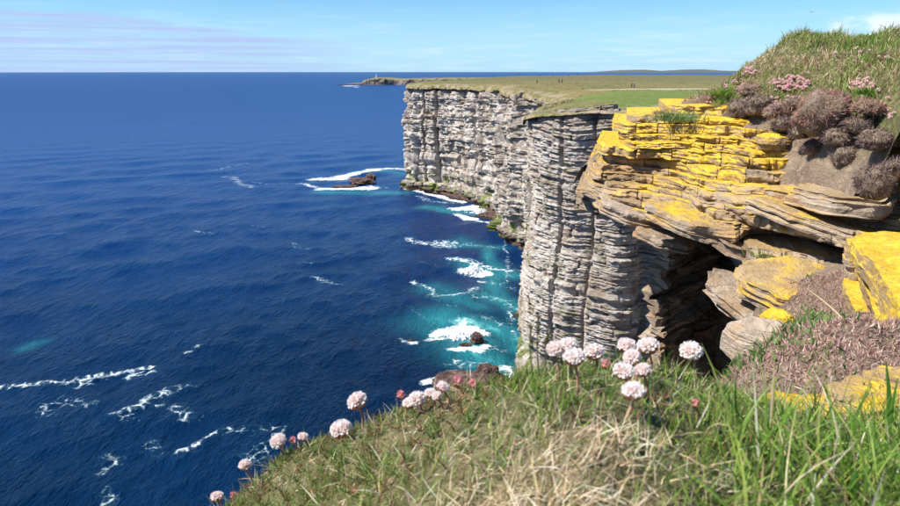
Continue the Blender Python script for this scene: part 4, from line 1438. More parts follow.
def build_foreground():
    xr, yr = (-.80, 1.45), (.22, 1.02)
    # 1 straw litter, thickest in the middle
    def d_straw(px, py, p):
        nz_ = sstep(-.35, .35, fbm(p[:, :2] * 13, 3, 61))
        return area_fg(px, py, p) * (.15 + .85 * nz_) * (.12 + .95 * np.exp(-((px - 545) / 135) ** 2) * sstep(415, 455, py)) * sstep(840, 700, px)
    p, px, py = scatter(170000, ground_z, xr, yr, rg, d_straw)
    n = len(p)
    dr = dirs(n, 1.6, rg, (.2, -.1))
    br_ = 1 + .35 * sstep(0, .4, fbm(p[:, :2] * 8, 2, 93))[:, None]
    st = blades(p + [0, 0, .002], dr, rg.uniform(.008, .030, n), rg.uniform(.0005, .0012, n), rg.normal(size=n) * .5, np.minimum(palette(n, STRAW, rg) * br_, .9), 3, 1)
    # long lying straws
    p2, px2, py2 = scatter(420, ground_z, xr, yr, rg, d_straw)
    n2 = len(p2)
    st2 = blades(p2 + [0, 0, .008], dirs(n2, 2.0, rg, (.3, -.1)), rg.uniform(.03, .06, n2), rg.uniform(.0006, .0011, n2), rg.normal(size=n2) * .3, palette(n2, STRAW, rg, .15), 4, 2)
    veg('dry_grass', [st, st2], M_BLADE, 'bleached straw and dead leaves matted through the foreground turf', 'dry grass')

    # 2 short green turf
    def d_green(px, py, p):
        n_ = .5 + .5 * fbm(p[:, :2] * 9, 3, 51)
        mid = np.exp(-((px - 575 + (py - 450) * .4) / 105) ** 2) * sstep(395, 430, py)
        bare = np.exp(-((px - 440) / 60) ** 2) * sstep(385, 400, py) * sstep(470, 430, py)
        return area_fg(px, py, p) * np.clip(.25 + 1.4 * sstep(.35, .75, n_) - .45 * mid - .2 * bare, .10, 1)
    p, px, py = scatter(106000, ground_z, xr, yr, rg, d_green)
    n = len(p)
    c = palette(n, GREEN, rg)
    ol = (rg.random(n) < np.where(px < 470, .50, .18))
    c[ol] = palette(n, OLIVE + STRAW[1:2], rg)[ol]
    rs = (rg.random(n) < np.where(px < 480, .16, .05)); c[rs] = palette(n, RUST, rg)[rs]
    L = rg.uniform(.008, .025, n) * (.6 + 1.0 * sstep(-.2, .5, fbm(p[:, :2] * 17, 2, 66))) * np.where((px > 540) & (px < 740) & (py < 430), 1.15, 1)
    gr = blades(p, dirs(n, .7, rg, (.05, -.05)), L, rg.uniform(.0007, .0015, n), rg.normal(size=n) * .45, c, 3, 3)
    # 3 longer blades standing along the bottom and on the right
    def d_long(px, py, p):
        return area_fg(px, py, p) * np.where(px > 725, .95, np.where(px > 300, .12, .03)) * sstep(415, 450, py)
    p, px, py = scatter(16500, ground_z, xr, yr, rg, d_long)
    n = len(p); right = px > 715
    c = palette(n, GREEN[:3] + GREEN[4:], rg, .2)
    ol = rg.random(n) < .22; c[ol] = palette(n, STRAW + OLIVE, rg)[ol]
    L = np.where(right, rg.uniform(.035, .095, n), rg.uniform(.018, .038, n))
    W = np.where(right, rg.uniform(.0012, .0032, n), rg.uniform(.001, .0019, n))
    lg = blades(p, dirs(n, .55, rg, (-.15, -.05)), L, W, rg.normal(size=n) * .5, c, 5, 4)
    veg('turf_grass', [gr, lg], M_BLADE, 'short green and olive grass growing over the foreground turf', 'grass')

    # leafy rosettes of thrift along the left crest, and crisp needle mat mid-right: countless
    def d_ros(px, py, p):
        return area_fg(px, py, p) * np.where(px < 480, 1.0, .28) * sstep(40, 0, py - np.interp(px, [230, 300, 380, 460, 640, 720], [500, 470, 440, 405, 395, 400]) - 30)
    p, px, py = scatter(7000, ground_z, xr, yr, rg, d_ros)
    sets = []
    k = len(p); per = 14
    root_ = np.repeat(p, per, 0); n = len(root_)
    a = rg.uniform(0, 2 * math.pi, n); el = rg.uniform(.1, 1.3, n)
    dr = np.c_[np.cos(a) * np.cos(el), np.sin(a) * np.cos(el), np.sin(el)]
    kk = np.repeat(rg.random(k), per)
    c = palette(n, [(.15, .21, .045), (.21, .26, .07), (.11, .16, .035)], rg)
    rd = kk < np.where(np.repeat(px, per) < 470, .30, .1); c[rd] = palette(n, RUST + [(.36, .28, .12)], rg)[rd]
    sets.append(blades(root_ + [0, 0, .004], dr, rg.uniform(.007, .017, n), rg.uniform(.0009, .0016, n), rg.normal(size=n) * .2, c, 2, 6))
    veg('thrift_leaves', sets, M_BLADE, 'needle-like thrift leaf rosettes cushioning the crest of the turf', 'thrift leaves')


build_foreground()


# the tall single blades and stalks that read one by one
def stalk(px, py, Y, tip, width, col, name, label, cat, group, head=False, seg=9, curve=0.02):
    b = P(px, py, Y); t_ = P(*tip)
    org = tuple(b)
    t = np.linspace(0, 1, seg + 1)[:, None]
    dv = t_ - b
    side = np.cross(dv, [0, 1, .2]); side /= np.linalg.norm(side)
    mid = b + dv * t + side * (np.sin(t * math.pi) * curve)
    w = width * (1 - .85 * t ** 2.2) * .5
    tw = side * .95 + np.array([0, .5, .1])
    tw /= np.linalg.norm(tw)
    fold = np.cross(dv / np.linalg.norm(dv), tw) * .35
    V = np.stack([mid + tw * w, mid + fold * w, mid - tw * w], 1).reshape(-1, 3) - b
    F = []
    for i in range(seg):
        a = i * 3
        F += [[a, a + 1, a + 4, a + 3], [a + 1, a + 2, a + 5, a + 4]]
    c = np.tile(np.array(col), (len(V), 1)) * (1 + .15 * np.repeat(t, 3, 0))
    o = link(name, mesh_np(name, V, np.array(F), True, None, c), M_BLADE, None, org)
    tag(o, label, cat, group)
    if head:
        n = 46; rg2 = np.random.default_rng(int(px))
        q = (t_ - b)[None] * (1 - rg2.random(n)[:, None] * .30)
        d = np.c_[rg2.normal(size=(n, 2)) * .5, np.ones(n)]
        V2, F2, c2 = blades(q, d, rg2.uniform(.004, .008, n), rg2.uniform(.0008, .0014, n), rg2.normal(size=n) * .2, palette(n, [(.16, .15, .06), (.22, .17, .08)], rg2), 2, 5)
        link('seed_head', mesh_np('seed_head', V2, F2, True, None, c2), M_BLADE, o)
    return o


G1 = 'tall grass blades in the lower right corner'
for i, (b_, t_, w, c_, lb) in enumerate([
    ((880, 470, .62), (886, 362, .60), .0070, (.10, .24, .03), 'tallest broad green blade at the right, tip just before the yellow rock'),
    ((893, 480, .60), (898, 378, .58), .0060, (.13, .27, .04), 'broad green blade closest to the right edge'),
    ((830, 462, .62), (824, 384, .60), .0050, (.12, .25, .03), 'upright green blade left of the tallest one, before the heath'),
    ((868, 520, .44), (856, 470, .43), .0090, (.10, .30, .05), 'very broad out-of-focus blade at the bottom right edge'),
    ((905, 500, .52), (838, 400, .55), .0045, (.17, .30, .05), 'green blade leaning left across the yellow rock'),
    ((850, 450, .66), (872, 385, .66), .0045, (.14, .28, .04), 'green blade leaning right before the largest yellow rock'),
    ((800, 470, .60), (770, 412, .60), .0032, (.16, .26, .06), 'thin green blade leaning left below the yellow knob'),
    ((870, 478, .58), (808, 408, .60), .0034, (.20, .30, .08), 'thin pale green blade slanting up left below the knob'),
    ((905, 452, .60), (880, 410, .60), .0050, (.09, .20, .03), 'short dark green blade by the right edge')]):
    stalk(*b_, t_, w, c_, 'tall_grass', lb, 'tall grass', G1, curve=.006 * (1 if i % 2 else -1))
stalk(884, 472, .55, (772, 412, .57), .0022, (.58, .50, .30), 'straw', 'long pale straw slanting across the grass in the lower right', 'straw', 'long bleached straws', curve=.004)
stalk(800, 506, .46, (758, 420, .52), .0016, (.62, .56, .36), 'straw', 'pale straw standing up left of the lower right grass', 'straw', 'long bleached straws', curve=.003)
stalk(860, 338, 2.0, (806, 288, 2.6), .0050, (.66, .58, .32), 'straw', 'single straw stalk lying over the heath below the tongue slab', 'straw', 'long bleached straws', curve=.01)
stalk(622, 428, .50, (600, 386, .52), .0014, (.62, .55, .34), 'straw', 'short pale straw leaning left under the double cluster of thrift', 'straw', 'long bleached straws')
for i, (x0, x1, yt, w) in enumerate([(541, 538, 312, .0016), (536, 530, 326, .0013), (547, 548, 330, .0013), (552, 545, 342, .0012)]):
    stalk(x0, 392, .60, (x1, yt, .60), w * 1.3, (.10, .12, .04), 'grass_stalk',
          ['tallest thin seed stalk against the pale cliff', 'leftmost thin seed stalk against the pale cliff', 'seed stalk just right of the tallest one', 'shortest seed stalk, rightmost against the pale cliff'][i],
          'grass stalk', 'thin seed stalks left of the thrift', True, curve=.002)


def build_tussocks():
    n = 60000
    r_ = np.exp(rg.uniform(math.log(78), math.log(420), n)); a_ = np.radians(rg.uniform(-8, 36, n))
    q = np.stack([r_ * np.sin(a_), r_ * np.cos(a_)], -1)
    poly = np.concatenate([coast, [(60, 5), (700, 5), (900, 500)]])
    k = inside(q, poly) & (fbm(q / 9., 3, 88) > -.15)
    q = q[k]; d = seg_dist(q, coast); k = d > .8; q = q[k]; d = d[k]; n = len(q)
    p = np.c_[q, land_z(q) - .1 - sstep(7.5, 0, d) ** 1.5 * .8 * (1 - .75 * sstep(112, 96, q[:, 1]))]
    field = (q[:, 0] > 22) & (q[:, 1] > 78) & (q[:, 1] < 165)
    trk = np.abs(q[:, 1] - (171 + .12 * q[:, 0] + 9 * np.sin(q[:, 0] / 40.))) < 7
    c = palette(n, [(.26, .23, .09), (.34, .28, .13), (.17, .17, .05), (.22, .15, .08)], rg)
    c[field] = palette(n, [(.15, .21, .035), (.20, .25, .05), (.11, .15, .03)], rg)[field]
    sz = rg.uniform(.14, .34, n) * np.where(field, .6, 1) * np.where(trk, .05, 1)
    b_ = blades(p, dirs(n, .5, rg), sz, sz * rg.uniform(.7, 1.5, n), rg.normal(size=n) * .3, c, 1, 31)
    veg('tussock_grass', [b_], M_BLADE, 'straw-coloured and green tussocks over the distant clifftop', 'tussock grass')


build_tussocks()


# ---- thrift flowers
def floret_head(n, Rr, rg, squash=.85, low=-.25, pink=0.0):
    """petals: n florets of five notched petals; calyx: a papery cone beneath each"""
    PV, PF, PC = [], [], []; CV, CF, CC = [], [], []; pn = 0; cn = 0
    ga = math.pi * (3 - math.sqrt(5))
    for i in range(n):
        zc = 1 - (1 - low) * (i + .5) / n
        r = math.sqrt(max(0, 1 - zc * zc)); a = i * ga + rg.normal() * .15
        d = np.array([r * math.cos(a), r * math.sin(a), zc]) + rg.normal(size=3) * .10
        d /= np.linalg.norm(d)
        c0 = d * Rr * .45 * [1, 1, squash]
        ct = d * Rr * .80 * [1, 1, squash]
        sx = np.cross(d, [.3, .2, 1]); sx /= np.linalg.norm(sx); sy = np.cross(d, sx)
        pr = Rr * rg.uniform(.38, .50)
        a0 = rg.uniform(0, 6.28)
        shade = rg.uniform(-.5, 1)
        for k in range(5):
            a = a0 + k * 2 * math.pi / 5
            u = math.cos(a) * sx + math.sin(a) * sy; v = -math.sin(a) * sx + math.cos(a) * sy
            lift = Rr * rg.uniform(.10, .26)
            p = [ct - d * Rr * .22, ct + u * pr * .55 + v * pr * .36 + d * lift * .6, ct + u * pr * 1.0 + v * pr * .24 + d * lift * .9,
                 ct + u * pr * .88 + d * lift * .95, ct + u * pr * 1.0 - v * pr * .24 + d * lift * .9, ct + u * pr * .55 - v * pr * .36 + d * lift * .6]
            PV += p
            PF += [[pn, pn + 1, pn + 2, pn + 3], [pn, pn + 3, pn + 4, pn + 5]]
            base = np.array([.97, .66, .55]) * (1 - pink * .3); tip = np.array([.99, .95, .91]) * (1 - pink) + np.array([.78, .25, .34]) * pink
            tip = tip * (1 - .06 * shade)
            PC += [base, .4 * base + .6 * tip, tip, tip, tip, .4 * base + .6 * tip]
            pn += 6
        # calyx cone: 4-sided
        cw = Rr * .13
        ring = [ct - d * Rr * .10 + (math.cos(q) * sx + math.sin(q) * sy) * cw * 1.5 for q in (0, 1.57, 3.14, 4.71)]
        bot = [c0 * .4 + (math.cos(q) * sx + math.sin(q) * sy) * cw * .5 for q in (0, 1.57, 3.14, 4.71)]
        CV += ring + bot
        for k in range(4):
            CF.append([cn + k, cn + (k + 1) % 4, cn + 4 + (k + 1) % 4, cn + 4 + k])
        CC += [(.74, .34, .24)] * 4 + [(.50, .22, .10)] * 4
        cn += 8
    return (np.array(PV), np.array(PF), np.array(PC)), (np.array(CV), np.array(CF), np.array(CC))


def bracts(Rr, rg):
    V, F, C, n = [], [], [], 0
    for ringk, (el, L) in enumerate([(-.15, .75), (-.55, .62), (-1.0, .45)]):
        for i in range(9):
            a = i * 2 * math.pi / 9 + ringk * .35
            d = np.array([math.cos(a) * math.cos(el), math.sin(a) * math.cos(el), math.sin(el)])
            t = np.array([-math.sin(a), math.cos(a), 0]); w = Rr * .26
            b = np.array([0, 0, -Rr * .5])
            V += [b + t * w * .4, b - t * w * .4, b * .6 + d * Rr * L - t * w, d * Rr * L * 1.05 + [0, 0, Rr * .05], b * .6 + d * Rr * L + t * w]
            F += [[n, n + 1, n + 2, n + 4], [n + 2, n + 3, n + 4, n + 4][:3] + [n + 4]]
            C += [(.42, .16, .07), (.42, .16, .07), (.66, .28, .16), (.80, .46, .32), (.66, .28, .16)]
            n += 5
    F = [f for f in F]
    return np.array(V), F, np.array(C)


def py_mesh(name, V, F, C):
    m = bpy.data.meshes.new(name)
    F2 = []
    for f in F:
        g_ = []
        for v in f:
            if v not in g_: g_.append(int(v))
        F2.append(g_)
    m.from_pydata([tuple(map(float, v)) for v in V], [], F2)
    at = m.color_attributes.new('tint', 'FLOAT_COLOR', 'POINT')
    c4 = np.ones((len(V), 4), np.float32); c4[:, :3] = C
    at.data.foreach_set('color', c4.ravel())
    m.polygons.foreach_set('use_smooth', np.ones(len(F2), bool))
    return m


HEADS = []
for v in range(4):
    r2 = np.random.default_rng(200 + v)
    pt, cx = floret_head(30, .011, r2, [.60, .74, .55, .70][v], [.10, .0, .14, .05][v], [0, .03, 0, .08][v])
    HEADS.append((mesh_np('petals', *pt[:2], False, None, pt[2]), mesh_np('calyx', *cx[:2], True, None, cx[2]), py_mesh('bracts', *bracts(.0125, r2))))
for h_ in HEADS:
    h_[0].materials.append(M_PETAL); h_[1].materials.append(M_STEM); h_[2].materials.append(M_STEM)
# half-open bud
r2 = np.random.default_rng(300)
pt, cx = floret_head(9, .0075, r2, 1.15, .35, .75)
BUD = (mesh_np('petals', *pt[:2], False, None, pt[2] * np.array([.95, .72, .75])), None, py_mesh('bracts', *bracts(.0068, r2)))
BUD[0].materials.append(M_PETAL); BUD[2].materials.append(M_STEM)


def tube_vf(pts, rad, n=6):
    pts = np.asarray(pts, float); t = np.gradient(pts, axis=0); t /= np.linalg.norm(t, axis=1, keepdims=True)
    sx = np.cross(t, [.1, 1, .05]); sx /= np.linalg.norm(sx, axis=1, keepdims=True); sy = np.cross(t, sx)
    a = np.linspace(0, 2 * math.pi, n, endpoint=False)
    V = pts[:, None] + (sx[:, None] * np.cos(a)[None, :, None] + sy[:, None] * np.sin(a)[None, :, None]) * np.asarray(rad)[:, None, None]
    return V.reshape(-1, 3), grid_faces(len(pts), n, True)


def thrift(px, py, w, label, bud=False, variant=0, group='thrift flowers along the foreground crest', tilt=None, lean=0.0, dep=None):
    real = .0215 if not bud else .010
    dx, dy, dz = ray(px, py)
    ds = np.linspace(.40, .80, 120)
    pp = np.stack([dx * ds, dy * ds, dz * ds + CAMZ], -1)
    hg = pp[:, 2] - ground_z(pp[:, :2])
    want = .021 if not bud else .014
    cand = np.abs(hg - want) + .06 * np.abs(ds - np.clip(real * FPX / w, .46, .72))
    depth = dep or float(ds[np.argmin(cand)])
    size = w * .94 * depth / FPX / (.0262 if not bud else .0145)
    top = np.array([dx, dy, dz]) * depth + np.array([0, 0, CAMZ])
    gx = top[:2] + np.array([lean, rg.normal() * .004])
    gz = float(ground_z(gx[None])[0]) - .004
    if gz > top[2] - .012: gz = top[2] - .03
    base = np.array([gx[0], gx[1], gz])
    root = empty('thrift_flower' if not bud else 'thrift_bud', tuple(base), label, 'thrift flower' if not bud else 'thrift bud', group)
    hd = HEADS[variant % 4] if not bud else BUD
    tz = rg.uniform(0, 6.28); tt = tilt if tilt is not None else rg.uniform(-.25, .25)
    for nm, me in zip(('petals', 'calyx', 'bracts'), hd):
        if me is None: continue
        o = link(nm, me, None, root, tuple(top - base))
        o.scale = (size,) * 3
        o.rotation_euler = (tt + .25, rg.uniform(-.2, .2) if nm == 'x' else tt * .5, tz)
    t = np.linspace(0, 1, 7)[:, None]
    pts = (top - base - np.array([0, 0, .004 * size])) * t + np.array([.003, .002, 0]) * np.sin(t * math.pi)
    V, F = tube_vf(pts, np.full(7, .00115) * (1 + .1 * np.linspace(0, 1, 7)))
    c = np.tile([.50, .27, .17], (len(V), 1)) * (1 - .2 * np.repeat(1 - t, 6, 0))
    link('stem', mesh_np('stem', V, F, True, None, c), M_STEM, root)
    return root


for args in [
    (357, 401, 25, 'large pale thrift head standing highest on the left part of the crest', False, 1),
    (341, 429, 27, 'broad white thrift head low in the turf below the highest left one', False, 2),
    (278, 441, 20, 'pale thrift head third from the left end of the crest', False, 0),
    (303, 437, 13, 'small pale thrift head between two larger ones on the left', False, 3),
    (293, 441, 8, 'closed pinkish thrift bud beside the small pale head on the left', True, 0),
    (245, 465, 16, 'pale thrift head second from the left end, on its own stem', False, 1),
    (217, 497, 16, 'lowest and leftmost pink thrift head at the bottom edge', False, 3),
    (233, 496, 8, 'small thrift bud beside the lowest leftmost head', True, 0),
    (417, 399, 22, 'pale thrift head at the right of the crest gap, above the dry turf', False, 0),
    (430, 393, 15, 'half-hidden pale thrift head just right of the one above the dry turf', False, 2),
    (401, 395, 9, 'dark pink thrift bud left of the row above the dry turf', True, 0),
    (443, 387, 16, 'half-open pinkish head low before the white surf', False, 3),
    (409, 403, 17, 'pale head low in the turf just left of the one above the dry turf', False, 2),
    (437, 396, 13, 'small pale head at the right end of the dry turf row', False, 1),
    (457, 383, 12, 'reddish bud beside the surf and dark reef', True, 0),
    (473, 384, 9, 'last small pale bud at the right of the row before the reef', True, 0),
    (555, 349, 22, 'left head of the overlapping pair before the pale cliff', False, 1),
    (568, 345, 24, 'upper head of the overlapping pair before the pale cliff', False, 0),
    (574, 357, 27, 'white thrift head in front of and below the overlapping pair', False, 2),
    (594, 352, 25, 'thrift head right of the overlapping pair, before the pale cliff', False, 1),
    (605, 365, 9, 'deep pink bud between the two main clusters of thrift', True, 0),
    (627, 346, 23, 'upper left head of the right-hand cluster, before the shadow edge', False, 3),
    (632, 357, 22, 'head in the heart of the right-hand cluster with an orange throat', False, 1),
    (648, 346, 27, 'upper right head of the right-hand cluster, against the black shadow', False, 0),
    (624, 371, 26, 'lower left head of the right-hand cluster', False, 2),
    (643, 370, 20, 'small head on the right side of the right-hand cluster', False, 3),
    (633, 391, 29, 'lowest and nearest round white head on a leaning orange stem', False, 2),
    (691, 351, 28, 'lone pale thrift head against the black hollow', False, 0),
    (695, 404, 9, 'small pink bud in the grass right of the nearest round head', True, 0),
]:
    thrift(*args, lean=.004 if args[0] != 633 else -.006, dep={555: .62, 568: .62, 574: .56, 627: .62, 632: .58, 624: .555, 643: .57, 633: .51}.get(args[0]))

# withered dark head by the lone bud
o_ = thrift(718, 432, 9, 'withered dark grey seed head low in the grass right of the pink bud', True, 0)
_wm = mat_flat('withered_head', (.045, .04, .055), .9, .4, 400.)
for ch in o_.children:
    if ch.name.split('.')[0] in ('petals', 'bracts'):
        ch.data = ch.data.copy(); ch.data.materials.clear(); ch.data.materials.append(_wm)
o_['category'] = 'seed head'; o_.name = 'seed_head'


# ------------------------------------------------------------------ mound and heath vegetation
def build_mound_veg():
    xr, yr = (1.4, 5.2), (2.4, 7.2)

    def soil(px, py):         # bare earth under the overhanging turf
        return sstep(108, 128, py - .10 * (px - 780)) * sstep(872, 855, px) * sstep(700, 740, px)

    def base_ok(px, py, p):
        lim = np.interp(p[:, 0], [1.2, 1.6, 2.0, 2.4, 2.7, 3.2, 5.6], [5.7, 5.2, 4.6, 3.8, 3.05, 2.45, 2.4])
        return ((p[:, 1] > lim) & (p[:, 2] > CAMZ - .9) & (px < 1010) & (px > 640)).astype(float)

    def d_g(px, py, p):
        g = .75 + .6 * fbm(p[:, :2] * 2.6, 3, 71)
        hollow = np.exp(-((px - 800) / 50) ** 2 - ((py - 52) / 12) ** 2) * .4
        left = sstep(740, 690, px) * .3
        return base_ok(px, py, p) * np.clip(g - hollow - left, .05, 1) * (1 - .97 * soil(px, py))
    p, px, py = scatter(150000, mound_z, (1.6, 4.9), (2.6, 7.0), rg, d_g)
    n = len(p)
    c = palette(n, GREEN[:3] + GREEN[1:3] + OLIVE[:2] + [(.28, .33, .07)], rg)
    pt = fbm(p[:, :2] * 3.1, 3, 72)
    dry = rg.random(n) < np.clip(.26 + 1.3 * pt + .5 * np.exp(-((px - 790) / 40) ** 2 - ((py - 62) / 10) ** 2), .04, .9)
    c[dry] = palette(n, STRAW[:2] + STRAW[3:] + [(.33, .25, .12)], rg)[dry]
    red = rg.random(n) < np.clip(-.02 - 1.3 * fbm(p[:, :2] * 2.2 + 5, 3, 73), 0, .6)
    c[red] = palette(n, [(.28, .20, .10), (.30, .17, .11)], rg)[red]
    gr = blades(p, dirs(n, .55, rg, (.12, 0)), rg.uniform(.02, .055, n) * (.70 + 1.5 * sstep(-.1, .5, fbm(p[:, :2] * 6.5, 2, 91))), rg.uniform(.0034, .0070, n), rg.normal(size=n) * .5, c, 2, 12)
    veg('mound_grass', [gr], M_BLADE, 'short green and straw-coloured turf covering the mound', 'grass')

    # brown heath and dead cushion twigs on the left flank and lip
    def d_h(px, py, p):
        g = sstep(-.05, .25, fbm(p[:, :2] * 2.9, 3, 75))
        lip = np.exp(-((py - 118 - .1 * (px - 800)) / 14) ** 2)
        return base_ok(px, py, p) * np.clip(.10 + .5 * g + .6 * sstep(770, 700, px) + .6 * lip, 0, 1) * (1 - .15 * soil(px, py))
    p, px, py = scatter(50000, mound_z, (1.6, 4.7), (2.6, 6.6), rg, d_h)
    n = len(p)
    hw = blades(p, dirs(n, .9, rg, (-.1, -.2)), rg.uniform(.015, .036, n), rg.uniform(.003, .006, n), rg.normal(size=n) * .6, palette(n, HEATH + RUST[:1], rg), 2, 13)
    # heath slope between the outcrop and the foreground
    def d_s(px, py, p):
        e = np.interp(p[:, 1], EY[2:], [v + .0 for v in EX[2:]])
        return ((p[:, 0] > e) & (p[:, 1] > .98) & (px > 690) & (px < 990)).astype(float) * np.where(rg.random(len(px)) < .5 + 1.3 * fbm(p[:, :2] * 5, 3, 79), 1, .45)
    p, px, py = scatter(270000, ground_z, (.3, 2.5), (.98, 3.4), rg, d_s)
    n = len(p)
    hs = blades(p, dirs(n, 1.1, rg, (-.1, -.1)), rg.uniform(.008, .020, n), rg.uniform(.0020, .0042, n), rg.normal(size=n) * .3, palette(n, HEATH + HEATH[:2] + [(.30, .24, .12)], rg), 1, 14)
    veg('heath', [hw, hs], M_TWIG, 'brown and purple heath twigs and dead thrift over slope and lip', 'heath')

    # small-leaved green mat on the edge of the heath slope
    def d_m(px, py, p):
        a = np.exp(-((py - (392 - .62 * (px - 705))) / 13) ** 2) * (px > 690) * (px < 815)
        b_ = np.exp(-((px - 835) / 25) ** 2 - ((py - 322) / 8) ** 2) * .4
        sp = .22 * (fbm(p[:, :2] * 6, 3, 85) > .05)
        return np.clip(a + b_ + sp, 0, 1) * (p[:, 1] > .98) * (px < 980)
    p, px, py = scatter(24000, ground_z, (.3, 2.8), (.98, 3.4), rg, d_m)
    n = len(p)
    mm = blades(p + [0, 0, .01], dirs(n, 1.0, rg), rg.uniform(.014, .034, n), rg.uniform(.003, .0065, n), rg.normal(size=n) * .5, palette(n, [(.08, .19, .03), (.12, .25, .04), (.16, .28, .07)], rg), 2, 15)
    veg('plantain_mat', [mm], M_BLADE, 'small-leaved green plantain mat edging the drop beside the heath', 'plantain mat')


build_mound_veg()


def cushion(px, py, Y, r, seed, cols, label, cat='cushion plant', squash=.6, n=1500, name='dead_cushion', length=(.012, .026), group=None, width=(.002, .004), tiltd=(-.3, -.6)):
    """a domed cushion: soil-dark body under a coat of short shoots"""
    p = P(px, py, Y); r2 = np.random.default_rng(seed)
    root = empty(name, tuple(p), label, cat, group)
    V, F = lump_vf(13, (r, r * .85, r * squash), seed, 2.3, .42)
    link('core', mesh_np('core', V, F, True), M_EARTH, root)
    d = r2.normal(size=(n, 3)); d /= np.linalg.norm(d, axis=1, keepdims=True)
    d = d[(d[:, 2] > -.55)] * np.array([1, 1, 1])
    k = fbm(d * 1.6 + seed * 7.7, 5, seed, .55)
    d2 = d / ((np.abs(d) ** 2.3).sum(1) ** (1 / 2.3))[:, None]; k = fbm(d2 * 1.8 + seed * 7.7, 5, seed, .55)
    pos = d2 * (1 + .42 * k)[:, None] * np.array([r, r * .85, r * squash]) * .98
    dd = d + r2.normal(size=d.shape) * .35 + [0, 0, .3]
    V, F, c = blades(pos, dd, r2.uniform(*length, len(d)), r2.uniform(*width, len(d)), r2.normal(size=len(d)) * .5, palette(len(d), cols, r2), 2, seed)
    link('shoots', mesh_np('shoots', V, F, True, None, c), M_TWIG if cols is not GREEN else M_BLADE, root)
    return root


DKH = [(.13, .085, .085), (.20, .13, .12), (.27, .19, .17), (.09, .06, .06)]
PUR = [(.36, .17, .15), (.28, .13, .12), (.42, .24, .18), (.46, .32, .20)]
GC = 'overhanging cushions along the lip of the mound'
cushion(823, 112, 3.95, .140, 1, PUR, 'largest domed wine-brown cushion under the turf lip', squash=.85, n=4200, group=GC)
cushion(741, 110, 4.75, .085, 2, DKH, 'leftmost dark lumpy cushion above the yellow bench', group=GC, squash=.8)
cushion(757, 106, 4.62, .085, 3, DKH, 'dark lumpy cushion second from the left above the bench', group=GC, squash=.8)
cushion(729, 119, 4.85, .055, 4, DKH, 'small dark cushion touching the left end of the yellow bench', group=GC, squash=.8, n=800)
cushion(778, 112, 4.45, .075, 5, HEATH, 'brown cushion left of the largest domed one, below the pink thrift', group=GC)
cushion(800, 133, 4.15, .060, 6, DKH, 'small dark cushion hanging left beneath the largest domed one', group=GC, n=900)
cushion(838, 137, 3.85, .085, 7, DKH, 'dark cushion hanging beneath the right side of the largest domed one', group=GC, n=1300)
cushion(858, 125, 3.75, .070, 8, DKH, 'dark cushion right of the largest domed one', group=GC, n=1200)
cushion(874, 182, 3.30, .085, 9, DKH, 'dark grey-brown cushion in the shaded hole above the big yellow block', group=GC, squash=1.0, n=1800)
cushion(898, 168, 3.10, .06, 10, DKH, 'dark cushion at the right edge above the big yellow block', group=GC, n=900)
cushion(716, 96, 5.25, .085, 11, PUR, 'purple-brown cushion highest on the left flank of the mound', group=GC, n=1200)
cushion(700, 112, 5.15, .07, 12, HEATH, 'buff-brown cushion low on the left flank near the plantain tuft', group=GC, n=1000)


for i, (px, py, Y, r, sq, lb) in enumerate([
    (786, 124, 4.35, .060, .7, 'small dark cushion between the left lumpy ones and the largest domed one'),
    (812, 148, 4.05, .050, .8, 'lowest small dark cushion on the earth face'),
    (846, 156, 3.80, .070, .8, 'dark cushion slumped on the right of the earth face'),
    (876, 140, 3.50, .085, .6, 'dark cushion under the green turf at the right'),
    (795, 104, 4.30, .065, .6, 'pinkish cushion just under the densest pink thrift'),
    (868, 108, 3.75, .080, .5, 'flat wine-brown cushion right of the largest domed one, by the sparse thrift')]):
    cushion(px, py, Y, r, 160 + i, [DKH, DKH, DKH, DKH, HEATH, PUR][i], lb, squash=sq, n=1100, group=GC)
for i, (px, py, Y, r, sq, lb) in enumerate([
    (690, 108, 5.3, .075, .7, 'leftmost pinkish cushion where the mound meets the yellow bench'),
    (708, 104, 5.3, .090, .7, 'pale brown cushion second from the left foot of the mound'),
    (734, 84, 5.3, .070, .6, 'purple-brown cushion on the skyline of the left flank'),
    (752, 90, 5.0, .080, .5, 'low reddish cushion in the grass between the two small thrift clumps'),
    (660, 116, 5.5, .055, .6, 'tiny buff cushion behind the bushy plantain tuft')]):
    cushion(px, py, Y, r, 190 + i, [HEATH, HEATH, PUR, PUR, HEATH][i], lb, squash=sq, n=900, group='cushions at the left foot of the mound')
GH = 'heath hummocks on the slope behind the turf'
for i, (px, py, Y, r, lb) in enumerate([
    (790, 372, 1.72, .11, 'low purple-brown heath hummock in the middle of the slope'),
    (842, 362, 1.80, .13, 'broad heath hummock right of the middle one'),
    (884, 358, 1.72, .12, 'heath hummock by the right edge, below the big yellow block'),
    (752, 392, 1.50, .08, 'small heath hummock nearest the drop'),
    (818, 392, 1.42, .09, 'heath hummock just above the round yellow knob'),
    (870, 386, 1.38, .10, 'heath hummock just above the largest yellow rock in the grass'),
    (806, 334, 2.45, .11, 'far heath hummock beneath the tongue slab'),
    (884, 332, 2.30, .10, 'far heath hummock at the foot of the big yellow block')]):
    cushion(px, py + 5, Y, r, 120 + i, [HEATH, PUR, HEATH + PUR][i % 3], lb, 'heath hummock', .34, 1700, 'heath_hummock', (.010, .024), GH, (.0018, .0036))


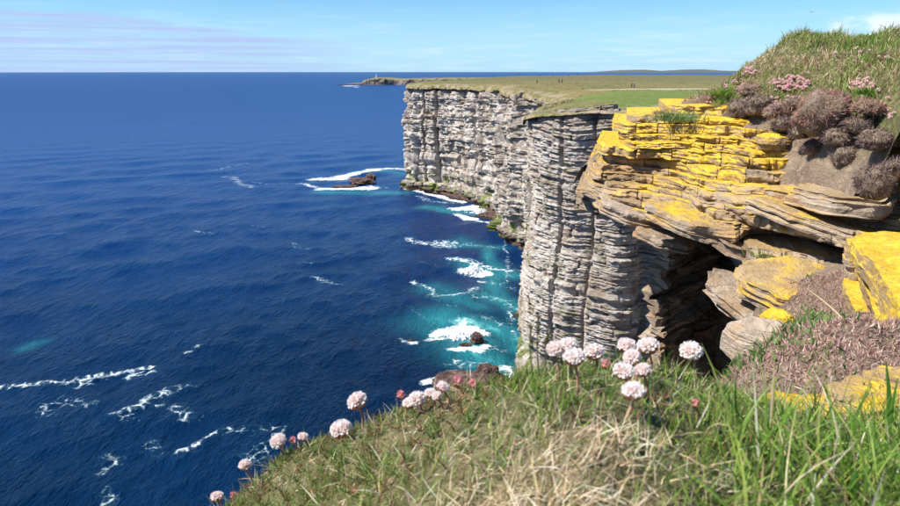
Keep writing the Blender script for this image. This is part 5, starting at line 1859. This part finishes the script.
def tuft(px, py, Y, r, n, seed, label, cols=None, L=(.04, .10), W=(.004, .008)):
    p = P(px, py, Y); r2 = np.random.default_rng(seed)
    pos = np.c_[r2.normal(size=(n, 2)) * r * .35, r2.uniform(-.02, .0, n)]
    a = np.arctan2(pos[:, 1], pos[:, 0]) + r2.normal(size=n) * .4; l = r2.uniform(.2, 1.3, n)
    V, F, c = blades(pos, np.c_[np.cos(a) * l, np.sin(a) * l, np.ones(n)], r2.uniform(*L, n), r2.uniform(*W, n), r2.normal(size=n) * .3,
                     palette(n, cols or [(.12, .20, .06), (.18, .27, .09), (.24, .32, .14)], r2), 3, seed)
    o = link('plantain_tuft', mesh_np('plantain_tuft', V, F, True, None, c), M_BLADE, None, tuple(p))
    tag(o, label, 'plantain tuft', 'green tufts rooted among the rocks')


tuft(677, 119, 4.95, .20, 520, 1, 'bushy grey-green plantain tuft on top of the yellow bench')
tuft(756, 330, 2.60, .06, 160, 2, 'dark green tuft just above the bare buff boulder', GREEN, (.02, .04), (.003, .005))
tuft(764, 254, 3.75, .10, 140, 3, 'small green tuft in the crack above the tongue slab', GREEN, (.03, .06), (.004, .006))
tuft(775, 190, 4.15, .05, 60, 4, 'tiny green tuft beside the blocky yellow-faced stone', GREEN, (.02, .045), (.003, .005))
tuft(720, 93, 5.1, .11, 220, 5, 'bright green tuft on the left flank of the mound', GREEN, (.03, .06), (.004, .008))
tuft(868, 92, 3.95, .10, 200, 6, 'deep green tuft between pink thrift at the right of the mound', GREEN, (.03, .055), (.004, .007))
tuft(857, 326, 2.6, .10, 150, 7, 'grassy tuft on the heath slope beneath the black crevice', GREEN, (.02, .05), (.002, .004))

# pink thrift in clumps on the mound: each clump a plant, each head a part
r2 = np.random.default_rng(77)
pt, cx = floret_head(9, .0125, r2, .8, .0, .22)
MINI = mesh_np('flower_head', pt[0], pt[1], False, None, pt[2] * np.array([1.0, .86, .92])); MINI.materials.append(M_PETAL)
pt, cx = floret_head(8, .0125, r2, .8, .0, .5)
MINI2 = mesh_np('flower_head', pt[0], pt[1], False, None, pt[2]); MINI2.materials.append(M_PETAL)


def hit(px, py, fn, y0=2.4, y1=7.0):
    ys = np.linspace(y0, y1, 260)
    p = P(px, py, ys)
    z = fn(p[:, :2])
    k = np.nonzero(p[:, 2] < z)[0]
    return p[k[0]] if len(k) and k[0] > 0 else None


GT = 'clumps of pink thrift on the mound'
for i, (cx_, cy_, rx, ry, n, lb) in enumerate([
    (788, 90, 20, 7, 75, 'densest pink thrift clump above the largest domed cushion'),
    (861, 92, 12, 7, 30, 'second pink thrift clump beside the deep green tuft'),
    (748, 77, 8, 4, 16, 'whitish pink thrift clump high on the left flank'),
    (775, 106, 20, 6, 20, 'loose pale thrift clump along the lip above the earth face'),
    (735, 92, 10, 5, 12, 'small thrift clump left of the densest one'),
    (884, 112, 14, 16, 14, 'sparse thrift clump at the right end of the mound'),
    (700, 105, 12, 6, 12, 'faint thrift clump at the foot of the left flank'),
    (860, 62, 34, 12, 10, 'few scattered thrift heads in the upper turf')]):
    c0 = hit(cx_, cy_, mound_z)
    if c0 is None: continue
    root = empty('thrift_clump', tuple(c0), lb, 'thrift clump', GT)
    m_ = 0
    for _ in range(n * 3):
        if m_ >= n: break
        a, r_ = rg.uniform(0, 6.28), rg.random() ** .5
        h = hit(cx_ + math.cos(a) * r_ * rx, cy_ + math.sin(a) * r_ * ry, mound_z)
        if h is None or abs(h[1] - c0[1]) > 1.0: continue
        o = link('flower_head', MINI if rg.random() < .7 else MINI2, None, root, tuple(h - c0 + np.array([0, 0, rg.uniform(.03, .055)])))
        o.scale = (rg.uniform(.75, 1.1),) * 3
        o.rotation_euler = (rg.uniform(-.4, .4), rg.uniform(-.4, .4), rg.uniform(0, 6))
        m_ += 1
    q = c0 + np.c_[rg.normal(size=(160, 2)) * .05, np.zeros(160)]
    q[:, 2] = mound_z(q[:, :2])
    V, F, c = blades(q - c0, dirs(160, .8, rg), rg.uniform(.015, .03, 160), rg.uniform(.0015, .003, 160), rg.normal(size=160) * .3, palette(160, OLIVE, rg), 2, i)
    link('leaves', mesh_np('leaves', V, F, True, None, c), M_BLADE, root)
# scattered thrift on the heath slope
h = P(797, 327, 2.7)


# ------------------------------------------------------------------ people on the clifftop, and a gull
def person(x, y, rz, jacket, trousers, label, sitting=False):
    z = float(land_z(np.array([[x, y]]))[0]) - .02
    root = empty('person', (x, y, z), label, 'person', 'walkers on the distant clifftop'); root.rotation_euler = (0, 0, rz)

    def skin(name, joints, edges, mat, lvl=1):
        m = bpy.data.meshes.new(name); m.from_pydata([j[:3] for j in joints], edges, []); m.materials.append(mat)
        o = link(name, m, None, root)
        md = o.modifiers.new('Skin', 'SKIN')
        for k, j in enumerate(joints):
            m.skin_vertices[0].data[k].radius = (j[3], j[3])
        m.skin_vertices[0].data[0].use_root = True
        s_ = o.modifiers.new('Sub', 'SUBSURF'); s_.levels = lvl; s_.render_levels = lvl
        return o
    sk = bpy.data.materials.get('skin') or mat_flat('skin', (.55, .36, .27), .6, .05)
    body = [(0, 0, .98, .12), (0, 0, 1.25, .12), (0, 0, 1.45, .10), (0, 0, 1.53, .05), (0, .02, 1.62, .09), (0, .02, 1.72, .08),
            (.17, 0, 1.42, .045), (.24, .02, 1.15, .038), (.25, .12, .92, .03), (-.17, 0, 1.42, .045), (-.24, .02, 1.15, .038), (-.25, .06, .90, .03),
            (.10, 0, .92, .08), (.11, .06, .50, .055), (.11, -.02, .08, .04), (.11, .12, .04, .035), (-.10, 0, .92, .08), (-.11, -.03, .50, .055), (-.11, -.16, .10, .04), (-.11, -.04, .04, .035)]
    be = [(0, 1), (1, 2), (2, 3), (3, 4), (4, 5), (2, 6), (6, 7), (7, 8), (2, 9), (9, 10), (10, 11), (0, 12), (12, 13), (13, 14), (14, 15), (0, 16), (16, 17), (17, 18), (18, 19)]
    skin('body', body, be, sk)
    jk = mat_flat('jacket_cloth', jacket, .9, .2); tr = mat_flat('trouser_cloth', trousers, .9, .2)
    j2 = [(a, b_, c, r_ + .03) for a, b_, c, r_ in body[0:3]] + [(a, b_, c, r_ + .025) for a, b_, c, r_ in body[6:8]] + [(.25, .10, .98, .05)] + [(a, b_, c, r_ + .025) for a, b_, c, r_ in body[9:11]] + [(-.25, .05, .96, .05)]
    skin('jacket', j2, [(0, 1), (1, 2), (2, 3), (3, 4), (4, 5), (2, 6), (6, 7), (7, 8)], jk)
    t2 = [(0, 0, .96, .14), (.10, 0, .90, .105), (.11, .06, .50, .08), (.11, -.02, .12, .06), (-.10, 0, .90, .105), (-.11, -.03, .50, .08), (-.11, -.16, .14, .06)]
    skin('trousers', t2, [(0, 1), (1, 2), (2, 3), (0, 4), (4, 5), (5, 6)], tr)
    hair = mat_flat('hair', (.05, .035, .025), .8, .2)
    V, F = lump_vf(6, (.10, .115, .09), 5, 2, .05)
    link('hair', mesh_np('hair', V + [0, -.01, 1.73], F, True), hair, root)


def land_hit(px, Y):
    """plan x on the land for a picture column at distance Y"""
    return plan(px, -4.8, Y)


for (px, Y, rz, jc, tc, lb) in [
    (634, 190, 1.2, (.06, .16, .42), (.03, .03, .04), 'walker in a blue jacket on the pale track'),
    (631.5, 191, 1.0, (.03, .03, .035), (.05, .05, .07), 'walker in dark clothes beside the blue jacket'),
    (559, 262, .3, (.05, .05, .06), (.03, .03, .04), 'right walker of the dark pair on the near clifftop'),
    (562, 263, .6, (.10, .05, .05), (.04, .04, .05), 'walker in dark red close behind the dark pair'),
    (537, 275, .2, (.08, .08, .06), (.04, .04, .04), 'lone walker nearest the cliff edge, left of the pair'),
    (519, 560, .2, (.04, .04, .05), (.03, .03, .03), 'leftmost tiny walker on the skyline of the plateau'),
    (540, 560, .2, (.04, .05, .08), (.03, .03, .03), 'second tiny skyline walker from the left'),
    (553, 565, .2, (.06, .04, .04), (.03, .03, .03), 'third tiny skyline walker from the left'),
    (569, 560, .2, (.04, .04, .05), (.03, .03, .03), 'fourth tiny skyline walker from the left'),
    (577, 555, .2, (.03, .03, .05), (.03, .03, .03), 'rightmost tiny walker on the skyline of the plateau')]:
    person(float(land_hit(px, Y)), Y, rz, jc, tc, lb)

# gull high over the mound
gr_ = empty('gull', tuple(P(812, 12, 120)), 'tiny dark gull gliding in the upper right sky', 'gull')
gm = mat_flat('gull_feathers', (.25, .25, .27), .8, .2, 5)
V, F = lump_vf(8, (.07, .22, .065), 3, 2, .04); link('body', mesh_np('body', V, F, True), gm, gr_)
for s_ in (-1, 1):
    w = []
    for k, (x, z, y0, y1) in enumerate([(.03, .02, -.09, .10), (.25, .10, -.07, .10), (.45, .10, -.07, .05), (.68, .02, -.08, -.04)]):
        w += [(s_ * x, y0, z), (s_ * x, y1, z), (s_ * x, y1, z + .018), (s_ * x, y0, z + .018)]
    f = grid_faces(4, 4, True)
    link('wing', mesh_np('wing', np.array(w, float), f), gm, gr_)

# ------------------------------------------------------------------ thin sea haze, one closed even box
def build_haze():
    x0, x1, y0, y1, z0, z1 = -26500, 26500, -26500, 26500, -3, 260
    V = np.array([(x, y, z) for x in (x0, x1) for y in (y0, y1) for z in (z0, z1)], float)
    F = np.array([[0, 1, 3, 2], [4, 6, 7, 5], [0, 4, 5, 1], [2, 3, 7, 6], [1, 5, 7, 3], [0, 2, 6, 4]])
    m = bpy.data.materials.new('haze'); m.use_nodes = True; t = NT(m.node_tree)
    out = t.new('ShaderNodeOutputMaterial')
    v = t.new('ShaderNodeVolumePrincipled', None, Color=(.62, .82, 1.0), Density=7e-6)
    t.l.new(v.outputs[0], out.inputs['Volume'])
    o = link('haze', mesh_np('haze', V, F), m); tag(o, kind='stuff')
    return o


build_haze()
print('tris', sum(sum(len(p.vertices) - 2 for p in me.polygons) if len(me.polygons) < 0 else len(me.loops) - 2 * len(me.polygons) for me in bpy.data.meshes))
